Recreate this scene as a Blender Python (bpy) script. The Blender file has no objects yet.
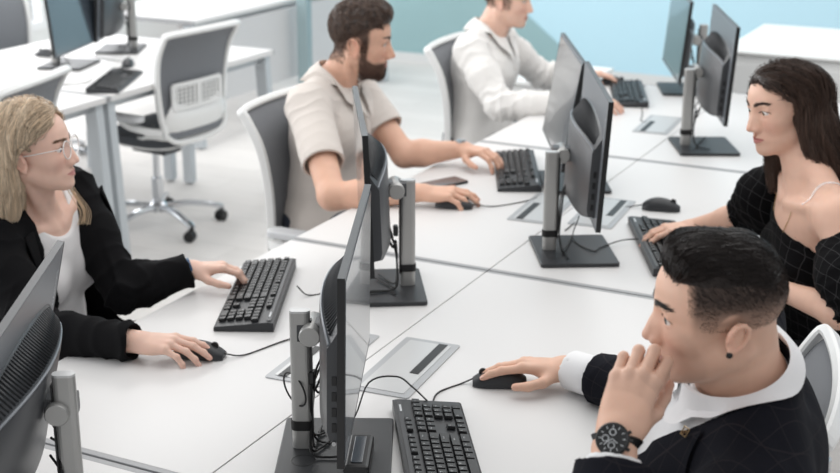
import bpy, bmesh, math, random
import numpy as np
from mathutils import Vector, Matrix, noise
random.seed(7)
S = bpy.context.scene
COL = S.collection
R = math.radians
PI = math.pi

# ------------------------------------------------------------------ camera
CAM = np.array([1.265, -2.949, 1.864]); YAW, PITCH, ROLL = -0.4597, 0.31216, 0.00395
FPX = 1324.3
_f = np.array([math.sin(YAW)*math.cos(PITCH), math.cos(YAW)*math.cos(PITCH), -math.sin(PITCH)])
_r = np.array([math.cos(YAW), -math.sin(YAW), 0.0]); _u = np.cross(_r, _f)
_r2 = _r*math.cos(ROLL)+_u*math.sin(ROLL); _u2 = -_r*math.sin(ROLL)+_u*math.cos(ROLL)
cam_d = bpy.data.cameras.new('camera'); cam = bpy.data.objects.new('camera', cam_d); COL.objects.link(cam)
cam_d.sensor_width = 36; cam_d.lens = FPX/840*36; cam_d.clip_start = .05; cam_d.clip_end = 60
cam.matrix_world = Matrix(((_r2[0], _u2[0], -_f[0], CAM[0]), (_r2[1], _u2[1], -_f[1], CAM[1]), (_r2[2], _u2[2], -_f[2], CAM[2]), (0, 0, 0, 1)))
cam_d.dof.use_dof = True; cam_d.dof.focus_distance = 2.35; cam_d.dof.aperture_fstop = 5.0
S.camera = cam

# ------------------------------------------------------------------ light
W = bpy.data.worlds.new('world'); S.world = W; W.use_nodes = True
bgn = W.node_tree.nodes['Background']; bgn.inputs[0].default_value = (.98, .985, 1, 1); bgn.inputs[1].default_value = .58

def area(name, loc, target, sx, sy, power, col=(1, 1, 1)):
    d = bpy.data.lights.new(name, 'AREA'); d.shape = 'RECTANGLE'; d.size = sx; d.size_y = sy; d.energy = power; d.color = col
    o = bpy.data.objects.new(name, d); COL.objects.link(o); o.location = loc
    o.rotation_euler = (Vector(target)-Vector(loc)).to_track_quat('-Z', 'Y').to_euler(); return o
area('window_daylight', (-6.2, 2.2, 2.1), (-1, 1.2, .6), 7, 2.6, 210, (.98, .985, 1))
area('window_daylight_front', (-5.2, -3.4, 2.0), (-.4, -.6, .7), 3.5, 2.4, 120, (.98, .985, 1))
area('ceiling_light_bench', (.1, 2.0, 3.1), (.1, 2.0, 0), 2.4, 6.5, 78, (1, .99, .97))
area('ceiling_light_rear', (-3.2, 2.2, 3.1), (-3.2, 2.2, 0), 1.2, 5.5, 90, (1, .99, .97))
S.view_settings.view_transform = 'Standard'; S.view_settings.look = 'None'; S.view_settings.gamma = 1
S.view_settings.use_curve_mapping = False; S.view_settings.exposure = 0.08
S.cycles.use_denoising = True; S.cycles.max_bounces = 6; S.cycles.diffuse_bounces = 3; S.cycles.glossy_bounces = 3
S.cycles.sample_clamp_indirect = 6

# ------------------------------------------------------------------ materials
def lin(c): return tuple((x/255/12.92 if x/255 <= .04045 else ((x/255+.055)/1.055)**2.4) for x in c)
MATS = {}
def mat(name, rgb, rough=.5, metal=0., bump=None, var=None, spec=.5, alpha=1., trans=0., emit=None, coat=0., sheen=0., sss=0.):
    """rgb in sRGB 0..255. bump=(scale,strength) noise bump, var=(scale,rgb2,amount)."""
    if name in MATS: return MATS[name]
    m = bpy.data.materials.new(name); m.use_nodes = True; nt = m.node_tree; b = nt.nodes['Principled BSDF']
    b.inputs['Base Color'].default_value = (*lin(rgb), 1); b.inputs['Roughness'].default_value = rough
    b.inputs['Metallic'].default_value = metal; b.inputs['Specular IOR Level'].default_value = spec
    b.inputs['Alpha'].default_value = alpha; b.inputs['Transmission Weight'].default_value = trans
    b.inputs['Coat Weight'].default_value = coat; b.inputs['Sheen Weight'].default_value = sheen
    if sss: b.inputs['Subsurface Weight'].default_value = sss; b.inputs['Subsurface Radius'].default_value = (1, .35, .2); b.inputs['Subsurface Scale'].default_value = .006
    if emit: b.inputs['Emission Color'].default_value = (*lin(rgb), 1); b.inputs['Emission Strength'].default_value = emit
    tc = nt.nodes.new('ShaderNodeTexCoord')
    if bump:
        n = nt.nodes.new('ShaderNodeTexNoise'); n.inputs['Scale'].default_value = bump[0]; n.inputs['Detail'].default_value = 4
        bp = nt.nodes.new('ShaderNodeBump'); bp.inputs['Strength'].default_value = bump[1]; bp.inputs['Distance'].default_value = .002
        nt.links.new(tc.outputs['Object'], n.inputs['Vector']); nt.links.new(n.outputs['Fac'], bp.inputs['Height']); nt.links.new(bp.outputs['Normal'], b.inputs['Normal'])
    if var:
        n = nt.nodes.new('ShaderNodeTexNoise'); n.inputs['Scale'].default_value = var[0]; n.inputs['Detail'].default_value = 5
        mx = nt.nodes.new('ShaderNodeMix'); mx.data_type = 'RGBA'; mx.inputs['A'].default_value = (*lin(rgb), 1); mx.inputs['B'].default_value = (*lin(var[1]), 1)
        rp = nt.nodes.new('ShaderNodeMapRange'); rp.inputs['From Min'].default_value = .35; rp.inputs['From Max'].default_value = .65; rp.inputs['To Max'].default_value = var[2] if len(var) > 2 else 1
        nt.links.new(tc.outputs['Object'], n.inputs['Vector']); nt.links.new(n.outputs['Fac'], rp.inputs['Value']); nt.links.new(rp.outputs['Result'], mx.inputs['Factor']); nt.links.new(mx.outputs['Result'], b.inputs['Base Color'])
    MATS[name] = m; return m

M_white = mat('white laminate', (222, 221, 220), .38, bump=(900, .06))
M_edge = mat('grey edge band', (164, 165, 167), .45)
M_legm = mat('silver grey powder coat', (190, 196, 200), .42, .1)
M_dark = mat('anthracite plastic', (44, 46, 49), .42)
M_dark2 = mat('dark grey plastic', (66, 68, 71), .38)
M_shell = mat('graphite monitor shell', (116, 121, 127), .36, .15)
M_black = mat('black plastic', (20, 21, 23), .4)
M_rubber = mat('black rubber', (16, 16, 17), .6)
M_screen = mat('glossy dark screen', (66, 74, 82), .2, spec=1., coat=.5)  # base colour lightened to stand in for window light reflected in the glass
M_alu = mat('brushed aluminium', (172, 172, 170), .36, .45)
M_alu2 = mat('light aluminium cap', (204, 205, 205), .35, .3)
M_silver = mat('silver plastic bezel', (176, 178, 180), .4, .2)
M_chrome = mat('chrome', (205, 208, 212), .12, 1.)
M_wplast = mat('white plastic', (232, 233, 232), .35)
M_mesh = mat('grey mesh fabric', (112, 115, 120), .8, bump=(700, .5), sheen=.2)
M_seat = mat('charcoal seat fabric', (74, 77, 82), .85, bump=(600, .5))
M_mark = mat('pale print', (205, 208, 210), .5)

# ------------------------------------------------------------------ mesh helpers
def setp(o, label=None, cat=None, group=None, kind=None):
    if label: o['label'] = label
    if cat: o['category'] = cat
    if group: o['group'] = group
    if kind: o['kind'] = kind
    return o
def empty(name, loc=(0, 0, 0), rz=0, label=None, cat=None, group=None):
    o = bpy.data.objects.new(name, None); COL.objects.link(o); o.location = loc; o.rotation_euler = (0, 0, rz); o.empty_display_size = .1
    return setp(o, label, cat, group)
class MB:
    def __init__(s): s.v = []; s.f = []; s.m = []; s.sm = []
    def add(s, vs, fs, mi=0, smooth=False):
        n = len(s.v); s.v += [tuple(map(float, v)) for v in vs]; s.f += [tuple(i+n for i in f) for f in fs]; s.m += [mi]*len(fs); s.sm += [smooth]*len(fs); return s
    def box(s, c, d, mi=0, rot=None, bev=0.):
        x, y, z = d[0]/2, d[1]/2, d[2]/2
        if bev <= 0:
            vs = [Vector((a*x, b*y, e*z)) for a in (-1, 1) for b in (-1, 1) for e in (-1, 1)]
            fs = [(0, 1, 3, 2), (4, 6, 7, 5), (0, 4, 5, 1), (2, 3, 7, 6), (0, 2, 6, 4), (1, 5, 7, 3)]
        else:
            bm = bmesh.new(); bmesh.ops.create_cube(bm, size=1)
            for v in bm.verts: v.co = Vector((v.co.x*d[0], v.co.y*d[1], v.co.z*d[2]))
            bmesh.ops.bevel(bm, geom=bm.edges[:], offset=bev, segments=2, profile=.5, affect='EDGES')
            vs = [v.co.copy() for v in bm.verts]; fs = [tuple(v.index for v in f.verts) for f in bm.faces]; bm.free()
        if rot is not None: vs = [rot @ v for v in vs]
        return s.add([v+Vector(c) for v in vs], fs, mi, False)
    def prism(s, poly, z0, z1, mi=0, axis='z', bev=0., smooth=False):
        """poly of (a,b); extruded along axis."""
        bm = bmesh.new(); def_ = {'z': lambda a, b, h: (a, b, h), 'x': lambda a, b, h: (h, a, b), 'y': lambda a, b, h: (a, h, b)}[axis]
        lo = [bm.verts.new(def_(a, b, z0)) for a, b in poly]; hi = [bm.verts.new(def_(a, b, z1)) for a, b in poly]
        n = len(poly); bm.faces.new(lo[::-1]); bm.faces.new(hi)
        for i in range(n): bm.faces.new((lo[i], lo[(i+1) % n], hi[(i+1) % n], hi[i]))
        bmesh.ops.recalc_face_normals(bm, faces=bm.faces)
        if bev:
            es = [e for e in bm.edges if len(e.link_faces) == 2 and abs(e.verts[0].co['xyz'.index(axis)]-e.verts[1].co['xyz'.index(axis)]) < 1e-6]
            bmesh.ops.bevel(bm, geom=es, offset=bev, segments=2, profile=.5, affect='EDGES')
        bm.verts.index_update()
        s.add([v.co for v in bm.verts], [tuple(v.index for v in f.verts) for f in bm.faces], mi, smooth); bm.free(); return s
    def tube(s, pts, r, seg=10, mi=0, close=False, caps=True, prof=None):
        """round tube along pts; r number or list; prof = list of (a,b) section offsets instead of a circle."""
        P = [Vector(p) for p in pts]; n = len(P); rs = r if isinstance(r, (list, tuple)) else [r]*n
        T = []
        for i in range(n):
            if close: t = P[(i+1) % n]-P[i-1]
            else: t = P[min(i+1, n-1)]-P[max(i-1, 0)]
            T.append(t.normalized())
        up = Vector((0, 0, 1)) if abs(T[0].z) < .9 else Vector((1, 0, 0))
        N = (up-T[0]*up.dot(T[0])).normalized(); vs = []; k = len(prof) if prof else seg
        for i in range(n):
            N = (N-T[i]*N.dot(T[i])).normalized(); B = T[i].cross(N)
            for j in range(k):
                if prof: a, b = prof[j]; vs.append(P[i]+(N*a+B*b)*rs[i])
                else: t = 2*PI*j/k; vs.append(P[i]+(N*math.cos(t)+B*math.sin(t))*rs[i])
        fs = []
        for i in range(n if close else n-1):
            for j in range(k): fs.append((i*k+j, i*k+(j+1) % k, ((i+1) % n)*k+(j+1) % k, ((i+1) % n)*k+j))
        s.add(vs, fs, mi, prof is None)
        if caps and not close:
            s.add(vs[:k], [tuple(range(k))[::-1]], mi); s.add(vs[-k:], [tuple(range(k))], mi)
        return s
    def lathe(s, prof, c=(0, 0, 0), seg=24, mi=0, rot=None):
        vs = []; n = len(prof)
        for i in range(seg):
            a = 2*PI*i/seg
            for r, z in prof: vs.append(Vector((r*math.cos(a), r*math.sin(a), z)))
        if rot is not None: vs = [rot @ v for v in vs]
        vs = [v+Vector(c) for v in vs]; fs = []
        for i in range(seg):
            for j in range(n-1): fs.append((i*n+j, ((i+1) % seg)*n+j, ((i+1) % seg)*n+j+1, i*n+j+1))
        return s.add(vs, fs, mi, True)
    def grid(s, G, mi=0, smooth=True, flip=False, closev=False):
        """G: rows of points."""
        a, b = len(G), len(G[0]); vs = [p for row in G for p in row]; fs = []
        for i in range(a-1):
            for j in range(b if closev else b-1):
                q = (i*b+j, (i+1)*b+j, (i+1)*b+(j+1) % b, i*b+(j+1) % b); fs.append(q[::-1] if flip else q)
        return s.add(vs, fs, mi, smooth)
    def build(s, name, mats, parent=None, loc=None, rot=None, label=None, cat=None, group=None, kind=None, autos=True):
        me = bpy.data.meshes.new(name); me.from_pydata(s.v, [], s.f)
        for m in (mats if isinstance(mats, (list, tuple)) else [mats]): me.materials.append(m)
        me.polygons.foreach_set('material_index', s.m); me.polygons.foreach_set('use_smooth', s.sm); me.update()
        bm = bmesh.new(); bm.from_mesh(me); bmesh.ops.remove_doubles(bm, verts=bm.verts, dist=1e-6); bmesh.ops.recalc_face_normals(bm, faces=bm.faces)
        for e in bm.edges:
            if len(e.link_faces) == 2 and e.calc_face_angle(0) > R(38): e.smooth = False
        bm.to_mesh(me); bm.free()
        return link(me, name, parent, loc, rot, label, cat, group, kind)
def link(me, name, parent=None, loc=None, rot=None, label=None, cat=None, group=None, kind=None):
    o = bpy.data.objects.new(name, me); COL.objects.link(o)
    if parent: o.parent = parent
    if loc is not None: o.location = loc
    if rot is not None: o.rotation_euler = rot
    return setp(o, label, cat, group, kind)
def copy_tree(o, parent=None):
    c = o.copy(); COL.objects.link(c)
    if parent is not None: c.parent = parent
    for ch in list(o.children): copy_tree(ch, c)
    return c
def rrect(w, h, r, n=4):
    out = []
    for cx, cy, a0 in ((w/2-r, h/2-r, 0), (-w/2+r, h/2-r, 90), (-w/2+r, -h/2+r, 180), (w/2-r, -h/2+r, 270)):
        for i in range(n+1): a = R(a0+90*i/n); out.append((cx+r*math.cos(a), cy+r*math.sin(a)))
    return out
def bez(pts, n=8):
    """Catmull-Rom through points."""
    P = [Vector(p) for p in pts]; P = [P[0]*2-P[1]]+P+[P[-1]*2-P[-2]]; out = []
    for i in range(1, len(P)-2):
        for k in range(n):
            t = k/n; a, b, c, d = P[i-1], P[i], P[i+1], P[i+2]
            out.append(.5*((2*b)+(c-a)*t+(2*a-5*b+4*c-d)*t*t+(3*b-a-3*c+d)*t**3))
    out.append(P[-2]); return out
def RZ(a): return Matrix.Rotation(a, 3, 'Z')
def axrot(d, up=Vector((0, 0, 1))):
    """matrix taking +Z to direction d."""
    return Vector(d).to_track_quat('Z', 'Y').to_matrix()
# ------------------------------------------------------------------ room
L, WD, TZ = 1.264, .584, .74
def floor_mat():
    m = bpy.data.materials.new('pale wood plank floor'); m.use_nodes = True; nt = m.node_tree; b = nt.nodes['Principled BSDF']; N = nt.nodes.new
    tc = N('ShaderNodeTexCoord'); mp = N('ShaderNodeMapping'); mp.inputs['Rotation'].default_value = (0, 0, 0)
    br = N('ShaderNodeTexBrick'); br.inputs['Scale'].default_value = 1; br.inputs['Brick Width'].default_value = 1.3; br.inputs['Row Height'].default_value = .19
    br.inputs['Mortar Size'].default_value = .0015; br.inputs['Color1'].default_value = (*lin((212, 209, 206)), 1); br.inputs['Color2'].default_value = (*lin((222, 219, 216)), 1); br.inputs['Mortar'].default_value = (*lin((188, 185, 182)), 1)
    n = N('ShaderNodeTexNoise'); n.inputs['Scale'].default_value = 5; n.inputs['Detail'].default_value = 6; ms = N('ShaderNodeMapping'); ms.inputs['Scale'].default_value = (1, 9, 1)
    mx = N('ShaderNodeMix'); mx.data_type = 'RGBA'; mx.blend_type = 'MULTIPLY'; mx.inputs['Factor'].default_value = .35
    cr = N('ShaderNodeMapRange'); cr.inputs['To Min'].default_value = .72; cr.inputs['To Max'].default_value = 1.12
    l = nt.links.new; l(tc.outputs['Object'], mp.inputs[0]); l(mp.outputs[0], br.inputs['Vector']); l(tc.outputs['Object'], ms.inputs[0]); l(ms.outputs[0], n.inputs['Vector'])
    l(n.outputs['Fac'], cr.inputs['Value']); l(br.outputs['Color'], mx.inputs['A']); l(cr.outputs[0], mx.inputs['B']); l(mx.outputs['Result'], b.inputs['Base Color'])
    b.inputs['Roughness'].default_value = .55; b.inputs['Specular IOR Level'].default_value = .25; return m
MB().box((-1, 2, -.05), (14, 14, .1)).build('floor', floor_mat(), kind='structure')
M_blue = mat('light blue wall paint', (186, 222, 236), .7, bump=(120, .05))
M_teal = mat('teal wall paint', (146, 178, 182), .7)
YB = 6.15
MB().box((-.4, YB+.06, 1.5), (8.4, .12, 3.0)).build('wall_back', M_blue, kind='structure')
# darker teal painted field on the back wall with a slanting edge
MB().prism([(-4.6, .07), (-1.9, .07), (-3.05, .95), (-4.6, 2.0)], YB-.006, YB+.0, axis='y').build('trim_1', M_teal, kind='structure')
MB().box((-.4, YB-.008, .035), (8.4, .016, .07)).build('baseboard_back', mat('white skirting', (214, 216, 216), .5), kind='structure')
# glazed window wall on the left
M_frame = mat('white window frame', (240, 241, 242), .4)
M_glass = mat('window glass', (240, 250, 255), .02, alpha=.12)
M_lit = mat('bright daylight blind', (236, 243, 250), .9, emit=2.2)

XW = -5.6
w = MB(); w.box((XW-.06, 1.6, .15), (.12, 9.3, .3)).build('wall_left', M_wplast, kind='structure')
MB().box((XW-.06, 1.6, 2.85), (.12, 9.3, .3)).build('wall_left_upper', M_wplast, kind='structure')
for i in range(6):
    y0 = -3.0+i*1.53; m = MB()
    for yy in (y0+.03, y0+1.50): m.box((XW-.03, yy, 1.5), (.08, .06, 2.4))
    for zz in (.33, 2.67): m.box((XW-.03, y0+.765, zz), (.08, 1.41, .06))
    f = m.build('window_%d' % (i+1), M_frame, kind='structure'); MB().box((XW-.03, y0+.765, 1.5), (.008, 1.41, 2.28)).build('window_pane', M_glass, f)
def desk(name, x0, x1, y0, y1, label, group, front, legs=True, ends=(True, True)):
    """rectangular bench top; front = -1 / +1 side where the user sits. Local origin at floor, centre."""
    g = .004; cx, cy = (x0+x1)/2, (y0+y1)/2; w, l = abs(x1-x0)-2*.0015, y1-y0-.006
    t = empty(name, (cx, cy, 0), 0, label, 'desk', group)
    MB().box((0, 0, TZ-.0125), (w, l-.028, .025), 0, bev=.001).build('desktop', M_white, t)
    for sg in (-1, 1):
        MB().box((0, sg*(l/2-.007), TZ-.0128), (w, .014, .0250), bev=.001).build('edge_band', M_edge, t, label='grey edge band')
        MB().box((sg*(w/2-.07), 0, TZ-.045), (.03, l-.04, .04)).build('frame_rail', M_legm, t)
    if legs:
        for k, s in enumerate((-1, 1)):
            if not ends[k]: continue
            m = MB(); yy = s*(l/2-.035)
            m.tube([(front*(w/2-.05), yy, TZ-.03), (front*(w/2-.015), yy, .01)], 1, prof=[(.03, .022), (-.03, .022), (-.03, -.022), (.03, -.022)])
            m.build('leg', M_legm, t)
            m = MB(); m.box((-front*(w/2-.06), yy, (TZ-.03)/2+.005), (.05, .045, TZ-.04)); m.build('leg', M_legm, t)
    return t
GD = 'white desktops of the front bench'
DN = [['far left desk of the front bench, in front of the man in the white shirt', 'far right desk of the front bench, with the upright post monitor'],
      ['white desk in front of the man in the beige polo shirt', 'white desk in front of the long-haired woman in black'],
      ['white desk in front of the blonde woman', 'white desk in front of the man in the dark suit'],
      ['nearest left white desk, under the cropped monitor', 'nearest right white desk, just below the man in the suit']]
for k, r in enumerate((1, 0, -1, -2)):
    for j, s in enumerate((-1, 1)):
        desk('office_desk', s*WD if s < 0 else 0, 0 if s < 0 else s*WD, r*L, (r+1)*L, DN[k][j], GD, s)
# second bench by the windows
B2F, B2S, B2B = -2.245, -2.829, -3.413
for k, (y0, n) in enumerate(((L, 'rear'), (0, 'middle'))):
    desk('office_desk', B2F, B2S, y0, y0+L, ('white desk at the empty swivel chair, holding a keyboard and rear monitors', 'bare white desk of the second bench directly behind the head of the blonde woman')[k], 'white desks of the second bench', 1)
    desk('office_desk', B2S, B2B, y0, y0+L, ('far side desk of the second bench, near the dark floor post', 'far side desk of the second bench, in front of the cropped grey chair')[k], 'white desks of the second bench', -1)
# third bench behind with a modesty panel
t = desk('office_desk', -3.13, -3.9, 3.08, 5.4, 'white desk with rounded legs, furthest back, over a long grey panel', None, 1)
MB().box((.385, 0, .47), (.02, 2.3, .44)).build('modesty_panel', mat('pale grey panel', (206, 206, 207), .6), t, label='long pale grey modesty panel')
# floor post / glazing mullion
c = empty('glazing_post', (-3.02, 4.08, 0), 0, 'tall slim grey-green post rising behind the bearded man', 'post')
M_post = mat('grey green metal', (150, 170, 174), .4, .3)
MB().box((0, 0, 1.4), (.075, .06, 2.8), bev=.004).build('shaft', M_post, c); MB().box((0, 0, .01), (.14, .12, .02), bev=.003).build('foot_plate', M_post, c)
# white cabinet at the right end of the front bench
c = empty('storage_cabinet', (.9, 3.24, 0), 0, 'long white storage cabinet against the far end of the front bench', 'cabinet')
MB().box((0, 0, .425), (2.0, .80, .84), bev=.003).build('body', M_wplast, c)
MB().box((0, 0, .857), (2.04, .84, .016), bev=.006).build('top_panel', M_wplast, c)
for i in range(3):
    d = MB().box((-.66+.66*i, -.409, .42), (.65, .016, .78), bev=.002).build('door', M_wplast, c)
    MB().tube([(-.40+.66*i, -.417, .72), (-.40+.66*i, -.432, .72), (-.40+.66*i, -.432, .60), (-.40+.66*i, -.417, .60)], .004, 8).build('handle', M_alu, d)
c = MB().box((0, 0, .0), (.22, .14, .012), bev=.002)
c.box((0, 0, .012), (.2, .13, .01), bev=.002).build('paper_tray', mat('grey green plastic', (150, 170, 172), .5), loc=(.53, 3.0, .872), label='low grey tray lying on the white storage cabinet', cat='tray')
c = empty('drawer_pedestal', (-.92, 2.85, 0), 0, 'low white pedestal behind the man in the white shirt', 'cabinet')
MB().box((0, 0, .34), (.42, .5, .64), bev=.003).build('body', M_wplast, c); MB().box((0, 0, .675), (.44, .52, .02), bev=.003).build('top_panel', M_wplast, c)
for i in range(3): d = MB().box((0, -.255, .13+.2*i), (.4, .012, .19), bev=.002).build('drawer', M_wplast, c)
# ------------------------------------------------------------------ monitors
def text_bm(txt, size, depth=0.0):
    cu = bpy.data.curves.new('t', 'FONT'); cu.body = txt; cu.size = size; cu.align_x = 'CENTER'; cu.align_y = 'CENTER'; cu.extrude = depth; cu.resolution_u = 2
    o = bpy.data.objects.new('t', cu); COL.objects.link(o); me = bpy.data.meshes.new_from_object(o)
    vs = [v.co.copy() for v in me.vertices]; fs = [tuple(p.vertices) for p in me.polygons]
    bpy.data.objects.remove(o); bpy.data.curves.remove(cu); bpy.data.meshes.remove(me); return vs, fs
MW, MH = .54, .325
LOGO = text_bm('Lenovo', .022)
def sag(a, b, dz=.03, side=(0, 0, 0), n=8):
    a, b = Vector(a), Vector(b); m = (a+b)/2+Vector(side)-Vector((0, 0, dz)); return bez([a, (a+m)/2+Vector(side)*.2, m, (b+m)/2, b], 5)
def monitor_proto():
    """screen faces +X; origin on the desk under the centre of the panel. Panel centre at (0,0,PZ)."""
    t = empty('computer_monitor')
    # panel assembly is built around the panel centre in its own frame
    P = MB(); P.box((-.006, 0, 0), (.011, MW, MH), 0, bev=.002); p = P.build('display_panel', M_shell, t)
    MB().prism(rrect(MW-.016, MH-.016, .002, 1), -.0004, .0012, axis='x').build('screen', M_screen, p)
    fr = MB()
    for s in (-1, 1): fr.box((-.0055, 0, s*(MH/2+.0008)), (.0125, MW+.003, .0018), 0); fr.box((-.0055, s*(MW/2+.0008), 0), (.0125, .0018, MH+.003), 1)
    fr.build('bezel', [M_dark2, M_black], p)  # top and bottom bars paler than the sides: reflected light put into the colour
    # rear cover: slab whose back bulges, its sloping upper side carries the vents
    rows = []; n = 22
    for i in range(n+1):
        y = -.225+.45*i/n; e = 1-(y/.232)**2; d = .020+.034*e; zb = -.158+.0*e
        lo = zb+.02*(1-e)**3
        rows.append([(-.011, y, lo), (-.011-d*.8, y, lo+.004), (-.011-d, y, lo+.02), (-.011-d, y, .018+.03*e**.5), (-.011-d+.004, y, .024+.03*e**.5), (-.0115, y, .050+.045*e**.5)])
    b = MB(); b.grid(rows, smooth=True)
    b.add(rows[0], [tuple(range(6))]); b.add(rows[-1], [tuple(range(6))[::-1]])
    b.add([r[0] for r in rows]+[r[-1] for r in rows], [(i, i+1, n+2+i, n+1+i) for i in range(n)])
    rc = b.build('rear_cover', M_dark2, t)
    rim = MB(); rim.tube([Vector(r[4])+Vector((-.001, 0, .001)) for r in rows], .0026, 6); rim.build('vent_rim', M_shell, rc)
    v = MB()
    for i in range(2, 43):
        y = -.225+.45*i/44; e = 1-(y/.232)**2; d = .020+.034*e
        a = Vector((-.011-d+.0075, y-.004, .0285+.03*e**.5)); c_ = Vector((-.0145, y+.010, .046+.045*e**.5)); nrm = Vector((-.45, 0, .9)); nrm.normalize()
        v.tube([a+nrm*.001, c_+nrm*.001], .0021, 4)
    v.build('vent_slat', M_dark, rc)['kind'] = 'stuff'
    for k in range(4):
        MB().box((-.021, -.2255, -.03-.028*k), (.008, .002, .016), 0, bev=.0005).build('side_port', M_black, rc)
    MB().lathe([(0, 0), (.0035, 0), (.0035, .002), (.0018, .002), (.0018, .001), (0, .001)], (-.021, -.2262, -.142), 12, rot=Matrix.Rotation(R(90), 3, 'X')).build('power_button', M_alu2, rc, label='pale round power button')
    # hinge
    h = MB(); h.tube([(-.108, 0, 0), (-.062, 0, 0)], 1, prof=rrect(.036, .05, .008, 2)); hj = h.build('hinge_arm', M_dark2, t)
    g = MB(); g.lathe([(0, -.040), (.0175, -.040), (.0195, -.037), (.0195, .037), (.0175, .040), (0, .040)], (-.084, 0, 0), 20, rot=Matrix.Rotation(R(90), 3, 'X')); g.build('hinge_barrel', M_alu, hj)
    lg = MB(); rot = Matrix(((0, 0, -1), (-1, 0, 0), (0, 1, 0)))   # text x -> -y, y -> +z, on the back
    rv = Matrix.Rotation(R(90), 3, 'X')
    vs = [rot @ (Matrix.Rotation(R(-90), 3, 'Z') @ v) for v in LOGO[0]]
    lg.add([v+Vector((-.0121, -.246, .085)) for v in vs], LOGO[1]); lg.build('brand_mark', M_mark, p, label='pale lettering at the corner of the back')
    return t
def stand(t, dy, base_yaw, ph=.275, base_w=.245, px=-.113, bs=.006):
    """separate from the panel: base plate, post. Local frame: desk level z=0"""
    rz = Matrix.Rotation(base_yaw, 3, 'Z')
    def L_(v): return rz @ Vector(v)+Vector((0, dy, 0))
    b = MB(); b.prism([(a-.055+bs, c) for a, c in rrect(.206, base_w, .008, 3)], 0.0006, .011, bev=.0025); o = b.build('base_plate', M_dark, t, (0, dy, 0), (0, 0, base_yaw))
    MB().lathe([(.020, .0112), (.0215, .0116), (.023, .0112)], (px+.005, -.055, 0), 20).build('base_ring', M_black, o)
    p = MB(); p.tube([(px, 0, .0115), (px, 0, ph)], 1, prof=[(a, c) for a, c in rrect(.037, .021, .0100, 4)]); po = p.build('post', M_alu, t, (0, dy, 0), (0, 0, base_yaw))
    MB().tube([(px, 0, ph), (px, 0, ph+.004)], 1, prof=[(a, c) for a, c in rrect(.037, .021, .0100, 4)]).build('post_cap', M_alu2, po)
    MB().box((px+.0195, 0, ph*.55), (.003, .014, ph*.8)).build('post_channel', M_black, po)
    MB().tube([(px, 0, .048), (px, 0, .066)], 1, prof=[(a*1.12, c*1.2) for a, c in rrect(.037, .021, .0100, 4)]).build('cable_clip', M_rubber, po, label='black rubber cable clip')
    return o
MONS = {  # cx, cy, cz(panel), yaw(screen normal), tilt, lateral base shift, base yaw offset, label
 'R0': (.191, -1.025, 1.008, 24.2, -1.0, -.008, 2, 'monitor turned edge-on in front of the man in the dark suit, ports down its side'),
 'L0': (-.218, -.275, 1.029, 211.5, -2.2, .0, 0, 'edge-on monitor overlapping the bearded man, thin upright panel facing the blonde woman'),
 'R1': (.172, .288, 1.034, 25.7, -3.0, -.035, 4, 'monitor whose grey back with pale lettering shows, in front of the long-haired woman'),
 'L1': (-.134, .86, 1.012, 207.1, 8.9, .0, 0, 'leaning monitor with pale reflecting screen facing the bearded man'),
 'R2': (.179, 1.593, 1.032, 22.5, -3.1, -.045, 4, 'rear right monitor showing its bluish back, beside the pale floor standing cabinet'),
 'L2': (-.226, 2.454, .985, 203.1, 4.9, .0, 0, 'furthest monitor with bluish screen facing the man in the white shirt'),
 'LB': (-.178, -1.513, .985, 209.1, 12.8, .02, 0, 'nearest monitor, cropped by the left edge, vented grey back towards us'),
}
protoM = monitor_proto(); MON = {}
def cable(pts, r=.0022, n=6): return MB().tube(bez(pts, n), r, 6)
for i, (k, (cx, cy, cz, yaw, tilt, dy, byo, lab)) in enumerate(MONS.items()):
    t = protoM if i == 0 else copy_tree(protoM)
    a = R(yaw); t.location = (cx, cy, TZ); t.rotation_euler = (0, 0, a)
    setp(t, lab, 'monitor', 'monitors on the front bench')
    for ch in t.children:
        ch.location = (0, 0, cz-TZ)
        if not ch.name.startswith('hinge_arm'): ch.rotation_euler = (0, -R(tilt), 0)
        else: ch.location = (0, 0, cz-TZ-.03)
    MON[k] = t
for k, (cx, cy, cz, yaw, tilt, dy, byo, lab) in MONS.items(): stand(MON[k], dy, R(byo), ph=.275, px={'R0': -.104, 'LB': -.096}.get(k, -.113), bs=.012 if k == 'R0' else .006)
# cables looping behind the posts (parts of each monitor), local coords
def mon_cables(t, dy, seed, big=False, ph=.275):
    rr = random.Random(seed); n = 5 if big else 3
    for j in range(n):
        y0 = rr.uniform(-.05, .05); z0 = rr.uniform(.13, .2)
        pts = [(-.062, y0, z0), (-.075, y0+rr.uniform(-.03, .03), z0-.03), (-.084, dy+rr.uniform(-.03, .03), rr.uniform(.09, .14)), (-.087, dy+rr.uniform(-.01, .01), .056), (-.08, dy+rr.uniform(-.05, .05), .018), (-.05+rr.uniform(-.03, .05), dy+rr.uniform(-.1, .1), .0155)]
        cable(pts).build('cable', M_rubber, t)
    if big:
        if big == 'loop':
            c = [Vector((-.104, dy, .125))+Vector((-.64, .77, 0))*(.020+.036*math.cos(a))+Vector((.03, -.95, 0))*(.020+.004*math.cos(a))+Vector((0, 0, .027*math.sin(a)+.008*math.cos(a))) for a in [2*PI*i/26 for i in range(26)]]
            MB().tube(c, .0017, 6, close=True).build('cable_loop', M_rubber, t)
        MB().box((-.084, dy-.004, .15), (.012, .02, .026), bev=.003).build('cable_plug', M_black, t)
for i, k in enumerate(MONS): mon_cables(MON[k], MONS[k][5], i+3, 'loop' if k == 'R0' else k == 'L0')

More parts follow.
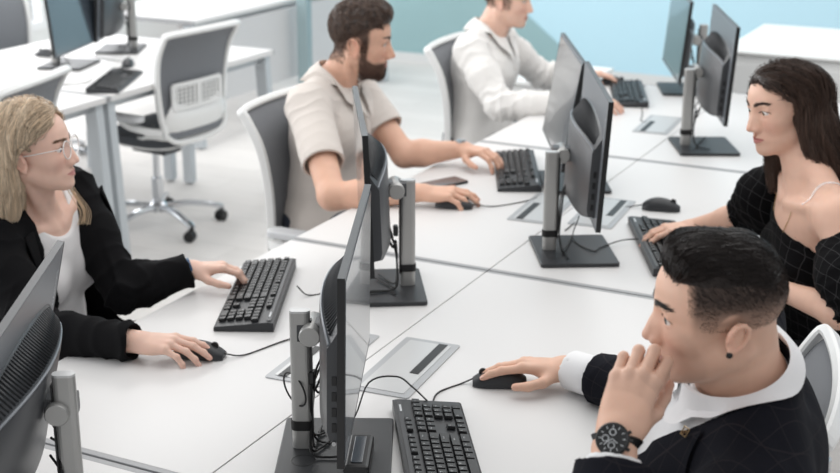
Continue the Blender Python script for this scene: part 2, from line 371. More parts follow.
# ------------------------------------------------------------------ keyboards
KR = [  # rows from the far side (function row) : (start, widths) in key units ; 18.2 units wide
 [('Esc', 0, 1)]+[('F%d' % (i+1), 1.5+i+(.5*(i//4)), 1) for i in range(12)]+[('Pr', 15.3, 1), ('Sc', 16.3, 1), ('Pa', 17.3, 1)],
 [(c, i, 1) for i, c in enumerate("`1234567890-=")]+[('Bks', 13, 2)]+[('In', 15.3, 1), ('Ho', 16.3, 1), ('Up', 17.3, 1), ('Nm', 18.6, 1), ('/', 19.6, 1), ('*', 20.6, 1), ('-', 21.6, 1)],
 [('Tab', 0, 1.5)]+[(c, 1.5+i, 1) for i, c in enumerate("QWERTYUIOP[]")]+[('\\', 13.5, 1.5)]+[('De', 15.3, 1), ('En', 16.3, 1), ('Dn', 17.3, 1), ('7', 18.6, 1), ('8', 19.6, 1), ('9', 20.6, 1)],
 [('Caps', 0, 1.8)]+[(c, 1.8+i, 1) for i, c in enumerate("ASDFGHJKL;'")]+[('Enter', 12.8, 2.2)]+[('4', 18.6, 1), ('5', 19.6, 1), ('6', 20.6, 1)],
 [('Shift', 0, 2.3)]+[(c, 2.3+i, 1) for i, c in enumerate("ZXCVBNM,./")]+[('Shift', 12.3, 2.7), ('^', 16.3, 1), ('1', 18.6, 1), ('2', 19.6, 1), ('3', 20.6, 1)],
 [('Ctrl', 0, 1.4), ('Fn', 1.4, 1.1), ('Alt', 2.5, 1.2), ('', 3.7, 6.1), ('Alt', 9.8, 1.2), ('Win', 11, 1.1), ('Mn', 12.1, 1.1), ('Ctrl', 13.2, 1.8), ('<', 15.3, 1), ('v', 16.3, 1), ('>', 17.3, 1), ('0', 18.6, 2), ('.', 20.6, 1)]]
KU = .0192
GL = {}
def keyboard():
    """typist sits at -Y; length along X, 0.45 x 0.135"""
    t = empty('keyboard'); WK, DK = .452, .136
    b = MB(); b.prism([(-DK/2, 0.001), (DK/2, 0.001), (DK/2, .022), (DK/2-.012, .0235), (-DK/2+.004, .0115), (-DK/2, .009)], -WK/2, WK/2, axis='x', bev=.0015)
    b.build('keyboard_case', M_dark, t)
    MB().box((0, DK/2-.012, .0245), (WK-.02, .010, .0012)).build('top_strip', M_dark2, t)
    MB().box((.18, DK/2-.0125, .0257), (.03, .004, .0006)).build('indicator_marks', M_mark, t, label='pale indicator marks')
    slope = math.atan2(.0125, .124)
    for r_, row in enumerate(KR):
        yy = .043-r_*.0192-(.0 if r_ else -.003); z = .0125+(yy+.062)*math.tan(slope)+.0012
        for (ch, x, w) in row:
            kw = w*KU-.0028; x0 = -.217+(x+w/2)*KU; h = .0055
            if (ch, w, r_ == 0) not in GL:
                m = MB(); kd = .0164 if r_ else .0135; a, c, e = kw/2, kd/2, .0016
                m.add([(-a, -c, 0), (a, -c, 0), (a, c, 0), (-a, c, 0), (-a+e, -c+e, h), (a-e, -c+e, h), (a-e, c-e*.6, h), (-a+e, c-e*.6, h)], [(4, 5, 6, 7), (0, 1, 5, 4), (1, 2, 6, 5), (2, 3, 7, 6), (3, 0, 4, 7)])
                if ch:
                    vs, fs = text_bm(ch, .0075 if len(ch) == 1 else .0045); off = Vector((-a+.0055 if len(ch) == 1 else 0, .002, h+.0002))
                    m.add([v+off for v in vs], fs, 1)
                o = m.build('keycap', [M_black, M_mark]); GL[(ch, w, r_ == 0)] = o.data; bpy.data.objects.remove(o)
            o = link(GL[(ch, w, r_ == 0)], 'keycap', t, (x0, yy, z), (slope, 0, 0))
    return t
KB = keyboard()
def kb_place(o, xy, rz, label, z=0): o.location = (*xy, TZ+z); o.rotation_euler = (0, 0, rz); setp(o, label, 'keyboard', 'keyboards on the front bench')
kbs = [KB]+[copy_tree(KB) for _ in range(4)]
kb_place(kbs[0], (.342, -1.002), R(122), 'black keyboard beside the base of the edge-on monitor, lower centre')
kb_place(kbs[1], (-.418, -.433), R(-65), 'black keyboard under the left hand of the blonde woman')
kb_place(kbs[2], (-.30, .915), R(-65), 'black keyboard under the left hand of the bearded man')
kb_place(kbs[3], (.355, .375), R(116), 'black keyboard partly hidden by the dark hair of the man in the suit')
kb_place(kbs[4], (-.355, 2.255), R(-69), 'furthest black keyboard, beside the mouse of the man in the white shirt')
# ------------------------------------------------------------------ mice
def mouse():
    t = empty('computer_mouse'); rows = []
    for i in range(11):
        u = i/10; x = -.055+.11*u; w = .030*math.sin(PI*min(1, max(0, .08+.84*u)))**.45*(.93+.1*math.cos(2*PI*u)); h = .036*math.sin(PI*(.06+.86*u)**.85)**.7
        rows.append([(x, w*math.cos(a), .002+h*max(0, math.sin(a))**.8) for a in [PI*j/12 for j in range(13)]])
    b = MB(); b.grid(rows, smooth=True); b.add(rows[0], [tuple(range(13))]); b.add(rows[-1], [tuple(range(13))[::-1]]); b.add([r[0] for r in rows]+[r[-1] for r in rows], [(i, i+1, 12+i, 11+i) for i in range(10)])
    b.build('mouse_body', M_dark, t)
    MB().lathe([(0, -.003), (.008, -.003), (.009, 0), (.008, .003), (0, .003)], (.034, 0, .0275), 14, rot=Matrix.Rotation(R(90), 3, 'X')).build('scroll_wheel', M_rubber, t)
    return t
MS = mouse(); ms = [MS]+[copy_tree(MS) for _ in range(4)]
def ms_place(o, xy, rz, label): o.location = (*xy, TZ); o.rotation_euler = (0, 0, rz); setp(o, label, 'mouse', 'mice on the front bench')
ms_place(ms[0], (.305, -.640), R(205), 'black mouse under the right hand of the man in the suit')
ms_place(ms[1], (-.328, -.797), R(18), 'black mouse under the right hand of the blonde woman')
ms_place(ms[2], (-.315, .470), R(15), 'black mouse under the right hand of the bearded man')
ms_place(ms[3], (.240, .726), R(12), 'black mouse lying free on the desk between the grommet and the long-haired woman')
ms_place(ms[4], (-.485, 2.455), R(20), 'mouse under the hand of the man in the white shirt')
def cord(pts, parent, r=.0018, name='cord'):
    inv = (Matrix.Translation(parent.location) @ Matrix.Rotation(parent.rotation_euler.z, 4, 'Z')).inverted()
    o = cable([inv @ Vector((x, y, TZ+.002 if z is None else z)) for x, y, z in pts], r).build(name, M_rubber, parent); return o
cord([(.255, -.663, TZ+.012), (.235, -.675, None), (.212, -.735, None), (.225, -.79, None), (.25, -.85, None)], ms[0])
cord([(-.277, -.780, TZ+.010), (-.245, -.75, None), (-.21, -.64, None), (-.17, -.57, None), (-.16, -.50, None), (-.17, -.40, None)], ms[1])
cord([(-.262, .487, TZ+.012), (-.21, .53, None), (-.15, .62, None), (-.12, .70, None), (-.05, .76, None)], ms[2])
cord([(.188, .715, TZ+.012), (.14, .70, None), (.08, .66, None), (.06, .55, None), (.06, .40, None)], ms[3])
cord([(-.432, 2.475, TZ+.012), (-.39, 2.49, None), (-.35, 2.48, None)], ms[4])
cord([(.225, -.815, TZ+.02), (.18, -.79, TZ+.03), (.15, -.80, TZ+.05), (.115, -.85, TZ+.05), (.12, -.93, None), (.10, -1.02, TZ+.014)], kbs[0])
cord([(-.345, -.37, TZ+.02), (-.31, -.37, None), (-.26, -.30, None), (-.19, -.28, None), (-.11, -.30, TZ+.014)], kbs[1])
cord([(.29, .37, TZ+.02), (.24, .36, TZ+.012), (.21, .27, TZ+.014), (.20, .23, TZ+.014), (.12, .30, TZ+.016), (.10, .40, TZ+.05)], kbs[3])
cord([(-.32, 2.28, TZ+.02), (-.27, 2.16, None), (-.20, 1.95, None), (-.16, 1.82, None), (-.10, 1.85, None)], kbs[4])
# ------------------------------------------------------------------ cable grommets
def grommet(lab):
    t = empty('cable_port', label=lab, cat='cable port', group='metal cable ports set in the desktops')
    MB().prism(rrect(.13, .30, .006, 2), .0002, .0026, bev=.0008).build('port_frame', M_silver, t)
    MB().prism(rrect(.098, .268, .003, 2), .0026, .0038, bev=.0004).build('port_lid', M_alu2, t)
    MB().box((.030, .05, .0042), (.020, .17, .0012)).build('cable_slot', M_black, t, label='black brush slot')
    return t
G0 = grommet('metal cable port beside the keyboard of the man in the suit')
gs = [G0]+[copy_tree(G0) for _ in range(5)]
for o, (x, y, rz, lab) in zip(gs, [(.095, -.645, 4, 'metal cable port between the nearest keyboard and the mouse in the suited man\'s hand'),
  (-.09, -.675, 184, 'cable port mostly hidden behind the aluminium post of the centre monitor'),
  (-.075, .58, 184, 'cable port left of the post of the back-to-back monitors'), (.095, .62, 4, 'cable port between the back-to-back monitors and the free mouse'),
  (-.09, 1.80, 184, 'furthest cable port, left of the rear right monitor'), (-.09, -.02+.2, 184, 'c')]):
    o.location = (x, y, TZ); o.rotation_euler = (0, 0, R(rz)); o['label'] = lab
for c in list(gs[5].children): bpy.data.objects.remove(c)
bpy.data.objects.remove(gs[5])
# smartphone by the bearded man
p = empty('smartphone', (-.452, .685, TZ), R(64), 'dark smartphone lying behind the mouse hand of the bearded man', 'phone')
MB().prism(rrect(.15, .074, .010, 4), .0005, .008, bev=.002).build('phone_body', M_black, p)
MB().prism(rrect(.143, .067, .008, 4), .008, .0084).build('phone_screen', M_screen, p)
b = empty('power_brick', (.225, -1.09, TZ+.011), R(114), 'small black docking box on the base plate of the nearest edge-on monitor', 'dock')
MB().box((0, 0, .014), (.13, .045, .027), bev=.006).build('box_body', M_black, b); MB().box((0, 0, .0285), (.10, .02, .002), bev=.0006).build('top_plate', M_screen, b)
# ------------------------------------------------------------------ office swivel chairs (face +X, origin on the floor under the column)
def chair_proto():
    t = empty('swivel_chair')
    def bx(y, z):   # depth of the backrest surface at (y,z): leans back, wraps at the sides
        return -.262-.10*(z-.5)+.22*y*y*1.5-.09*max(0, (z-.85)/.1)**2*.35+.03*math.sin(max(0, min(1, (z-.5)/.45))*PI)
    # backrest frame: closed loop
    out = [(.195, .50), (.21, .60), (.222, .72), (.232, .84), (.238, .93), (.228, .952), (.12, .957), (0, .958)]
    loop = [(y, z) for y, z in out]+[(-y, z) for y, z in out[::-1][1:]]
    loop += [(-.13, .465), (0, .455), (.13, .465)]
    pts = bez([(bx(y, z), y, z) for y, z in loop+loop[:1]], 4)[:-1]
    f = MB().tube(pts, 1, close=True, prof=[(.011, .010), (.006, .014), (-.006, .014), (-.011, .010), (-.011, -.010), (-.006, -.014), (.006, -.014), (.011, -.010)])
    fo = f.build('backrest_frame', M_wplast, t, label='white backrest frame')
    def wid(z): return np.interp(z, [.46, .50, .60, .72, .84, .93, .95], [.17, .19, .20, .213, .223, .23, .222])
    rows = [[(bx(w*s, z)-.003, w*s, z) for s in np.linspace(-1, 1, 13)] for z in np.linspace(.48, .95, 18) for w in [wid(z)]]
    MB().grid(rows, smooth=True).build('backrest_mesh', M_mesh, t, label='grey mesh back')
    # lumbar grille: frame + slats, bowed
    g = MB()
    def q(y, z, o=-.022): return (bx(y, z)+o, y, z)
    for z in (.615, .72): g.tube([q(y, z) for y in np.linspace(-.155, .155, 9)], 1, prof=[(.008, .006), (-.008, .006), (-.008, -.006), (.008, -.006)])
    for y in (-.155, 0, .155): g.tube([q(y, .615), q(y, .72)], 1, prof=[(.006, .010), (-.006, .010), (-.006, -.010), (.006, -.010)])
    for y in np.linspace(-.155, .155, 13): g.tube([q(y, .615, -.021), q(y, .72, -.021)], 1, prof=[(.0025, .0042), (-.0025, .0042), (-.0025, -.0042), (.0025, -.0042)])
    for z in np.linspace(.632, .703, 5): g.tube([q(y, z, -.020) for y in np.linspace(-.155, .155, 9)], 1, prof=[(.003, .003), (-.003, .003), (-.003, -.003), (.003, -.003)])
    g.build('lumbar_support', M_wplast, t, label='white slotted lumbar support')
    # lower shell sweeping from the back under the seat
    rows = []
    for i, (x, z, w) in enumerate([(-.262, .62, .150), (-.262, .56, .195), (-.250, .50, .215), (-.21, .445, .225), (-.14, .41, .228), (-.04, .398, .225), (.08, .395, .20), (.16, .40, .15)]):
        rows.append([(x+(.22*(w*s)**2*1.2 if i < 4 else 0), w*s, z+(.085*abs(s)**3 if i > 2 else .03*abs(s)**3)) for s in np.linspace(-1, 1, 11)])
    sh = MB(); sh.grid(rows); so = sh.build('seat_shell', M_wplast, t, label='white seat shell'); m = so.modifiers.new('s', 'SOLIDIFY'); m.thickness = .012; m.offset = 1
    # seat cushion
    s = MB(); R_ = []
    for k, (sc, z) in enumerate([(.90, .425), (.98, .432), (1.0, .45), (.985, .468), (.93, .478), (.5, .482), (.02, .482)]):
        ring = []
        for a in np.linspace(0, 2*PI, 40, endpoint=False):
            c, d = math.cos(a), math.sin(a); x = abs(c)**.55*math.copysign(1, c)*.235*sc; y = abs(d)**.55*math.copysign(1, d)*.235*sc
            zz = z+.02*abs(y/.235)**2-.03*max(0, (x-.12)/.12)**2
            ring.append((x+.005, y*(1-.08*(x/.235)), zz))
        R_.append(ring)
    s.grid(R_, closev=True); s.add(R_[0], [tuple(range(40))]); s.build('seat', M_seat, t)
    # armrests
    for sg in (-1, 1):
        a = MB(); a.tube(bez([(-.235, sg*.205, .52), (-.19, sg*.25, .53), (-.12, sg*.280, .55), (-.08, sg*.285, .575)], 5), 1, prof=[(.012, .020), (-.012, .020), (-.012, -.020), (.012, -.020)])
        ao = a.build('armrest', M_wplast, t)
        MB().prism([(x-.055, y+sg*.285) for x, y in rrect(.29, .062, .026, 4)], .575, .60, bev=.006).build('arm_pad', mat('pale grey plastic', (205, 207, 209), .5), ao)
    # mechanism + column
    m = MB(); m.box((-.01, 0, .385), (.20, .12, .04), bev=.01); m.build('tilt_mechanism', M_dark2, t)
    MB().tube([(.02, -.06, .385), (.02, -.20, .375), (.02, -.225, .37)], [.006, .006, .010], 8).build('height_lever', M_black, t)
    MB().lathe([(0, .37), (.016, .37), (.016, .24), (.026, .24), (.026, .10), (0, .10)], seg=18).build('gas_column', M_chrome, t)
    st = MB(); st.lathe([(0, .125), (.03, .125), (.042, .11), (.042, .08), (0, .075)], seg=20)
    base = st.build('star_base', M_chrome, t)
    for k in range(5):
        an = 2*PI*k/5+.3; c, d = math.cos(an), math.sin(an)
        lg = MB(); lg.tube(bez([(.03*c, .03*d, .10), (.14*c, .14*d, .102), (.25*c, .25*d, .083), (.30*c, .30*d, .065)], 5), 1, prof=[(x*1., y*1.) for x, y in rrect(.024, .034, .009, 2)]); lg.build('base_leg', M_chrome, base)
        cs = MB(); ca = an+.7; e, g_ = -math.sin(ca), math.cos(ca)
        for sg in (-1, 1):
            rot = Matrix.Rotation(ca, 3, 'Z') @ Matrix.Rotation(R(90), 3, 'X')
            cs.lathe([(0, -.009), (.022, -.009), (.026, -.005), (.026, .005), (.022, .009), (0, .009)], (.30*c-e*sg*.014-.012*math.cos(ca), .30*d-g_*sg*.014-.012*math.sin(ca), .0262), 18, rot=rot)
        cs.tube([(.30*c, .30*d, .07), (.30*c, .30*d, .045)], .008, 8); cs.build('caster', M_black, t)
    return t
CH = chair_proto()
CHAIRS = [(-2.45, 1.81, 175, 'empty white swivel chair with grey mesh back and chrome star base', 'rear swivel chairs'),
 (-2.30, .50, 193, 'empty white chair whose top shows just behind the blonde woman\'s head', 'rear swivel chairs'),
 (-3.66, 2.42, 2, 'grey backed chair cropped at the top left corner, across the second bench', 'rear swivel chairs'),
 (-.74, .71, 0, 'white framed grey mesh chair holding the bearded man', 'chairs of the people at work'),
 (-.72, 2.00, 0, 'white framed grey chair holding the man in the white shirt', 'chairs of the people at work'),
 (-.93, -.66, 20, 'chair under the blonde woman, almost hidden by her black jacket', 'chairs of the people at work'),
 (.655, -.87, 190, 'chair with grey back and white edge holding the man in the dark suit', 'chairs of the people at work'),
 (.82, .34, 172, 'chair under the long-haired woman in black, largely hidden', 'chairs of the people at work')]
CHO = []
for i, (x, y, a, lab, grp) in enumerate(CHAIRS):
    o = CH if i == 0 else copy_tree(CH); o.location = (x, y, 0); o.rotation_euler = (0, 0, R(a)); setp(o, lab, 'chair', grp); CHO.append(o)
# ------------------------------------------------------------------ things on the second bench
def rear_monitor(x, y, yaw, lab, panel=True):
    t = copy_tree(MON['L2']); t.location = (x, y, TZ); t.rotation_euler = (0, 0, R(yaw)); setp(t, lab, 'monitor', 'monitors on the rear benches'); return t
rm = rear_monitor(-2.80, 1.74, 17, 'dark screened rear monitor with pale post, top left')
rm2 = rear_monitor(-2.94, 2.14, 207, 'rear monitor cropped by the top edge, far left background')
def copies(o, lst):
    for (x, y, rz, lab, grp) in lst:
        c = copy_tree(o); c.location = (x, y, TZ); c.rotation_euler = (0, 0, R(rz)); c['label'] = lab; c['group'] = grp
copies(kbs[1], [(-2.40, 1.50, 115, 'keyboard on the rear bench near the empty chair', 'keyboards on the rear bench')])
copies(ms[1], [(-2.60, 1.84, 120, 'black mouse on the rear bench beside the empty chair', 'mice on the rear bench'), (-3.10, 1.86, 180, 'mouse by the post of the rear monitor at top left', 'mice on the rear bench')])
# ------------------------------------------------------------------ figure modelling: implicit shapes -> one smooth skin
def nv(a): a = np.array(a, float); return a/np.linalg.norm(a)
class Vol:
    def __init__(s, lo, hi, h):
        s.lo = np.array(lo, float); s.h = h; s.n = np.ceil((np.array(hi)-s.lo)/h).astype(int)+1
        s.D = np.full(s.n, .05, np.float32)
    def ap(s, lo, hi, fn, op, k=0.):
        m = k+2.5*s.h
        a = np.clip(np.floor((np.array(lo)-m-s.lo)/s.h).astype(int), 0, s.n-1); b = np.clip(np.ceil((np.array(hi)+m-s.lo)/s.h).astype(int)+1, 0, s.n)
        if np.any(b-a < 2): return
        ax = [(s.lo[i]+s.h*np.arange(a[i], b[i])).astype(np.float32) for i in range(3)]
        X = np.stack(np.meshgrid(*ax, indexing='ij'), -1); d = fn(X).astype(np.float32)
        sl = tuple(slice(a[i], b[i]) for i in range(3)); D = s.D[sl]
        if op == 'add':
            if k > 0: hh = np.maximum(k-np.abs(D-d), 0)/k; s.D[sl] = np.minimum(D, d)-hh*hh*k*.25
            else: s.D[sl] = np.minimum(D, d)
        else:
            d = -d
            if k > 0: hh = np.maximum(k-np.abs(D-d), 0)/k; s.D[sl] = np.maximum(D, d)+hh*hh*k*.25
            else: s.D[sl] = np.maximum(D, d)
    def run(s, prims):
        for p in prims:
            op, k = p[0], p[1]; kind = p[2]
            if kind == 'c':
                a, b, r1, r2 = np.array(p[3], np.float32), np.array(p[4], np.float32), p[5], p[6]; rr = max(r1, r2)
                def fn(X, a=a, b=b, r1=r1, r2=r2):
                    ab = b-a; t = np.clip(((X-a)@ab)/max(1e-9, ab@ab), 0, 1); q = X-a-t[..., None]*ab
                    return np.sqrt((q*q).sum(-1))-(r1+(r2-r1)*t)
                s.ap(np.minimum(a, b)-rr, np.maximum(a, b)+rr, fn, op, k)
            elif kind == 'e':
                c, r, M = np.array(p[3], np.float32), np.array(p[4], np.float32), np.array(p[5], np.float32)
                ext = np.sqrt(((M*r)**2).sum(1))
                def fn(X, c=c, r=r, M=M):
                    q = (X-c)@M; k0 = np.sqrt(((q/r)**2).sum(-1)); k1 = np.sqrt(((q/(r*r))**2).sum(-1))+1e-9
                    return k0*(k0-1)/k1
                s.ap(c-ext, c+ext, fn, op, k)
            elif kind == 'f': s.ap(p[3], p[4], p[5], op, k)
    def mesh(s):
        D = s.D; I = D < 0; c = np.zeros(s.n-1, np.int8)
        for i in (0, 1):
            for j in (0, 1):
                for k in (0, 1): c += I[i:s.n[0]-1+i, j:s.n[1]-1+j, k:s.n[2]-1+k]
        act = np.argwhere((c > 0) & (c < 8)); idx = -np.ones(s.n-1, np.int32); idx[tuple(act.T)] = np.arange(len(act))
        P = np.zeros((len(act), 3)); W_ = np.zeros(len(act)); cor = [(i, j, k) for i in (0, 1) for j in (0, 1) for k in (0, 1)]
        vals = {q: D[act[:, 0]+q[0], act[:, 1]+q[1], act[:, 2]+q[2]].astype(float) for q in cor}
        for q in cor:
            for ax in range(3):
                if q[ax] == 0:
                    q2 = list(q); q2[ax] = 1; q2 = tuple(q2); a, b = vals[q], vals[q2]; m = (a < 0) != (b < 0)
                    t = np.where(m, a/np.where(m, a-b, 1), 0); pt = np.zeros((len(act), 3)); pt += np.array(q); pt[:, ax] += t
                    P[m] += pt[m]; W_[m] += 1
        V = s.lo+s.h*(act+P/W_[:, None]); F = []
        for ax in range(3):
            n = s.n.copy(); A = [slice(1, -1)]*3; A[ax] = slice(0, n[ax]-1); B = list(A); B[ax] = slice(1, n[ax])
            ia, ib = I[tuple(A)], I[tuple(B)]; e = np.argwhere(ia != ib)
            if len(e) == 0: continue
            inn = ia[tuple(e.T)]; off = np.ones(3, int); off[ax] = 0; e = e+off; u, v = [(1, 2), (2, 0), (0, 1)][ax]
            def cell(du, dv): q = e.copy(); q[:, u] += du; q[:, v] += dv; return idx[tuple(q.T)]
            Q = np.stack([cell(-1, -1), cell(0, -1), cell(0, 0), cell(-1, 0)], 1); Q[~inn] = Q[~inn][:, ::-1]; F.append(Q)
        F = np.concatenate(F) if F else np.zeros((0, 4), int)
        return V, F[(F >= 0).all(1)]
    def sample(s, P):
        q = (P-s.lo)/s.h; q = np.clip(q, 0, s.n-1.001); i = q.astype(int); f = q-i; o = 0
        for a in (0, 1):
            for b in (0, 1):
                for c in (0, 1):
                    w = (f[:, 0] if a else 1-f[:, 0])*(f[:, 1] if b else 1-f[:, 1])*(f[:, 2] if c else 1-f[:, 2]); o = o+w*s.D[i[:, 0]+a, i[:, 1]+b, i[:, 2]+c]
        return o
    def grad(s, P):
        e = s.h*1.2; g = np.stack([s.sample(P+np.eye(3)[i]*e)-s.sample(P-np.eye(3)[i]*e) for i in range(3)], -1)
        return g/(np.linalg.norm(g, axis=1, keepdims=True)+1e-9)
def vnormals(V, F):
    n = np.cross(V[F[:, 2]]-V[F[:, 0]], V[F[:, 3]]-V[F[:, 1]]); N = np.zeros_like(V)
    for i in range(4): np.add.at(N, F[:, i], n)
    return N/(np.linalg.norm(N, axis=1, keepdims=True)+1e-12)
def half(V, F, planes):
    """keep faces on the positive side of every (point, normal)."""
    c = V[F].mean(1); k = np.ones(len(F), bool)
    for p, n in planes: k &= ((c-p)@n) > 0
    F = F[k]; u, inv = np.unique(F, return_inverse=True); return V[u], inv.reshape(-1, 4)
def to_mesh(name, V, F, mats, base, col=None, mi=None, smooth=True):
    me = bpy.data.meshes.new(name); me.vertices.add(len(V)); me.vertices.foreach_set('co', (V-base).astype(np.float32).ravel())
    k = F.shape[1]; me.loops.add(F.size); me.loops.foreach_set('vertex_index', F.astype(np.int32).ravel())
    me.polygons.add(len(F)); me.polygons.foreach_set('loop_start', np.arange(0, F.size, k, dtype=np.int32)); me.polygons.foreach_set('loop_total', np.full(len(F), k, np.int32))
    for m in (mats if isinstance(mats, (list, tuple)) else [mats]): me.materials.append(m)
    if mi is not None: me.polygons.foreach_set('material_index', mi.astype(np.int32))
    me.update(calc_edges=True); me.polygons.foreach_set('use_smooth', np.full(len(F), smooth)); me.validate()
    if col is not None:
        a = me.color_attributes.new('tint', 'FLOAT_COLOR', 'POINT'); a.data.foreach_set('color', np.concatenate([col, np.ones((len(col), 1))], 1).astype(np.float32).ravel())
    return me
def attr_mat(name, rough, spec=.5, sss=0., sheen=0., bump=None, coat=0.):
    m = mat(name, (200, 200, 200), rough, spec=spec, sss=sss, sheen=sheen, bump=bump, coat=coat); nt = m.node_tree
    a = nt.nodes.new('ShaderNodeAttribute'); a.attribute_name = 'tint'; nt.links.new(a.outputs['Color'], nt.nodes['Principled BSDF'].inputs['Base Color']); return m
M_skin = attr_mat('skin', .48, .4, sss=.10, bump=(420, .12))
M_hair = attr_mat('hair strands', .38, .45)
M_eyew = mat('eye white', (226, 220, 216), .15); M_pup = mat('pupil', (12, 11, 11), .08)
fade = lambda x, a, b: np.clip((x-a)/(b-a), 0, 1)**2*(3-2*np.clip((x-a)/(b-a), 0, 1))
def noise3(P, s, seed=0):
    rr = np.random.RandomState(seed); o = 0
    for i in range(4):
        k = rr.randn(3); k /= np.linalg.norm(k); w = rr.randn(3); w /= np.linalg.norm(w)
        o = o+np.sin(P@k/s*6.28*(.6+.35*i)+rr.rand()*6.28+1.4*np.sin(P@w/s*4.1+rr.rand()*6.28))/(1+.5*i)
    return o/2.2

# ------------------------------------------------------------------ head
def euler(y, p, r):
    return np.array((Matrix.Rotation(y, 3, 'Z') @ Matrix.Rotation(p, 3, 'Y') @ Matrix.Rotation(r, 3, 'X')))
class Head:
    def __init__(s, c, yaw, pitch, roll, sc=1., fem=False, jaw=1., nose=1., slit=.0042, gaze=(0, 0), lips=1., ears=1., crown=.084):
        s.crown = crown
        s.c = np.array(c, float); s.R = euler(R(yaw), R(pitch), R(roll)); s.s = sc; s.fem = fem; s.jaw = jaw; s.nose = nose; s.slit = slit; s.gaze = gaze; s.lips = lips; s.ears = ears
    def w(s, p): return s.c+s.R@(np.array(p, float)*s.s)
    def l(s, P): return ((P-s.c)@s.R)/s.s
    def C(s, k, a, b, r1, r2, op='add'): return (op, k*s.s, 'c', s.w(a), s.w(b), r1*s.s, r2*s.s)
    def E(s, k, c, r, op='add', rot=None): return (op, k*s.s, 'e', s.w(c), np.array(r)*s.s, s.R if rot is None else s.R@rot)
    def prims(s):
        C, E = s.C, s.E; j = s.jaw; f = s.fem; o = []
        o += [E(.02, (-.004, 0, .032), (.088, .073, s.crown)), E(.03, (.026, 0, .030-(.084-s.crown)*.5), (.060, .062, .062-(.084-s.crown)*.5)), E(.03, (.034, 0, -.028), (.048, .054, .066)),
              E(.03, (.026, 0, -.070), (.048, .044*j, .032))]
        for y in (1, -1):
            o += [C(.025, (-.006, y*.050*j, -.050), (.060, y*.016*j, -.094), .017*j, .013), E(.02, (.050, y*.035, -.026), (.025, .022, .022))]
            o += [C(.014, (.070, y*.036, .014), (.0785, y*.010, .013), .0075 if f else .009, .008 if f else .009)]
        o += [E(.014, (.067, 0, -.097), (.015, .017*j, .013)), E(.012, (.070, 0, -.066), (.016, .026, .021))]
        for y in (1, -1): o += [E(.012, (.0915, y*.033, -.001), (.0135, .0185, .0105), 'sub')]
        n = s.nose
        o += [C(.010, (.0815, 0, .012), (.1005+.004*(n-1), 0, -.034), .0058, .0070*n), E(.006, (.1015+.006*(n-1), 0, -.040), (.0098*n, .0088*n, .0080*n))]
        o += [E(.012, (.084, 0, -.030), (.0165, .0130, .0190))]
        for y in (1, -1): o += [C(.010, (.077, y*.007, .002), (.0865, y*.0105, -.040), .0065, .0085)]
        for y in (1, -1): o += [E(.005, (.0915, y*.0120*n, -.0440), (.0100, .0062, .0070)), E(.002, (.0965, y*.0068, -.0515), (.0045, .0030, .0030), 'sub')]
        o += [E(.006, (.084, 0, -.056), (.0045, .004, .008), 'sub')]
        L = s.lips
        for y in (1, -1):
            o += [C(.003, (.0775, y*.0240, -.0680), (.0870, y*.006, -.0640), .0022, .0040*L), C(.003, (.0775, y*.0225, -.0700), (.0855, y*.004, -.0750), .0022, .0050*L)]
            o += [C(.002, (.0800, y*.0240, -.0684), (.0905, y*.002, -.0692), .0009, .0012, 'sub')]
        # eyes: lid ball then almond opening
        for y in (1, -1):
            o += [E(.004, (.0690, y*.0315, -.0010), (.0146, .0152, .0142)), C(.004, (.0760, y*.045, .0070), (.0805, y*.022, .0085), .0028, .0024)]
            if s.slit > 0: o += [E(.0012, (.0820, y*.0330, -.0016), (.0135, .0152, s.slit), 'sub', euler(0, 0, y*R(-6)))]
        if s.ears:
            for y in (1, -1):
                rot = euler(y*R(22), R(-14), y*R(-8)); c = np.array((-.014, y*.0765, -.010))
                ke = s.ears
                def q(v): return c+rot@(np.array((v[0], v[1]*y, v[2]))*ke)
                o += [E(.005, q((0, -.003, .0)), np.array((.0185, .0050, .0300))*ke, 'add', rot), E(.004*ke, q((.005, .004, .001)), np.array((.0105, .0060, .0170))*ke, 'sub', rot)]
                hx = [(.011, .002, .012), (.008, .0045, .024), (-.003, .006, .029), (-.014, .006, .022), (-.0175, .005, .006), (-.013, .004, -.012), (-.004, .003, -.024)]
                for a, b in zip(hx, hx[1:]): o.append(C(.002, q(a), q(b), .0032, .0032))
                o += [E(.003, q((.001, .002, -.026)), (.0070, .0036, .0080), 'add', rot), C(.002, q((.0135, .001, .004)), q((.0125, .001, -.006)), .0038, .0034)]
        return o
    def tint(s, V, skin, lipc=(176, 110, 104), brow=None, beard=None, scalp=None, flush=.5):
        p = s.l(V); x, y, z = p.T; ay = np.abs(y); b = np.array(lin(skin)); col = np.tile(b, (len(V), 1))
        n = noise3(V, .03, 5)[:, None]; col *= 1+.035*n
        def mix(m, c): nonlocal col; m = np.clip(m, 0, 1)[:, None]; col = col*(1-m)+np.array(c)*m
        red = b*np.array((1.02, .74, .72)); g = lambda c, r: np.exp(-(((p-np.array(c))/np.array(r))**2).sum(1))
        mix(flush*.55*(g((.100, 0, -.042), (.016, .014, .012))+g((.07, .037, -.035), (.03, .02, .02))+g((.07, -.037, -.035), (.03, .02, .02))), red)
        mix(flush*.7*fade(ay, .074, .080)*np.exp(-((x+.012)/.02)**2-((z+.01)/.03)**2), red)
        mix(.35*(g((.08, .031, -.004), (.02, .018, .012))+g((.08, -.031, -.004), (.02, .018, .012))), b*np.array((.86, .70, .68)))
        zt = -.0690; up = (z > zt)
        lipm = (x > .070)*(ay < .026)*np.where(up, fade(.0065*(1-(ay/.028)**2)*s.lips-(z-zt), -.0008, .0012), fade(.0088*(1-(ay/.026)**2)*s.lips-(zt-z), -.0008, .0014))
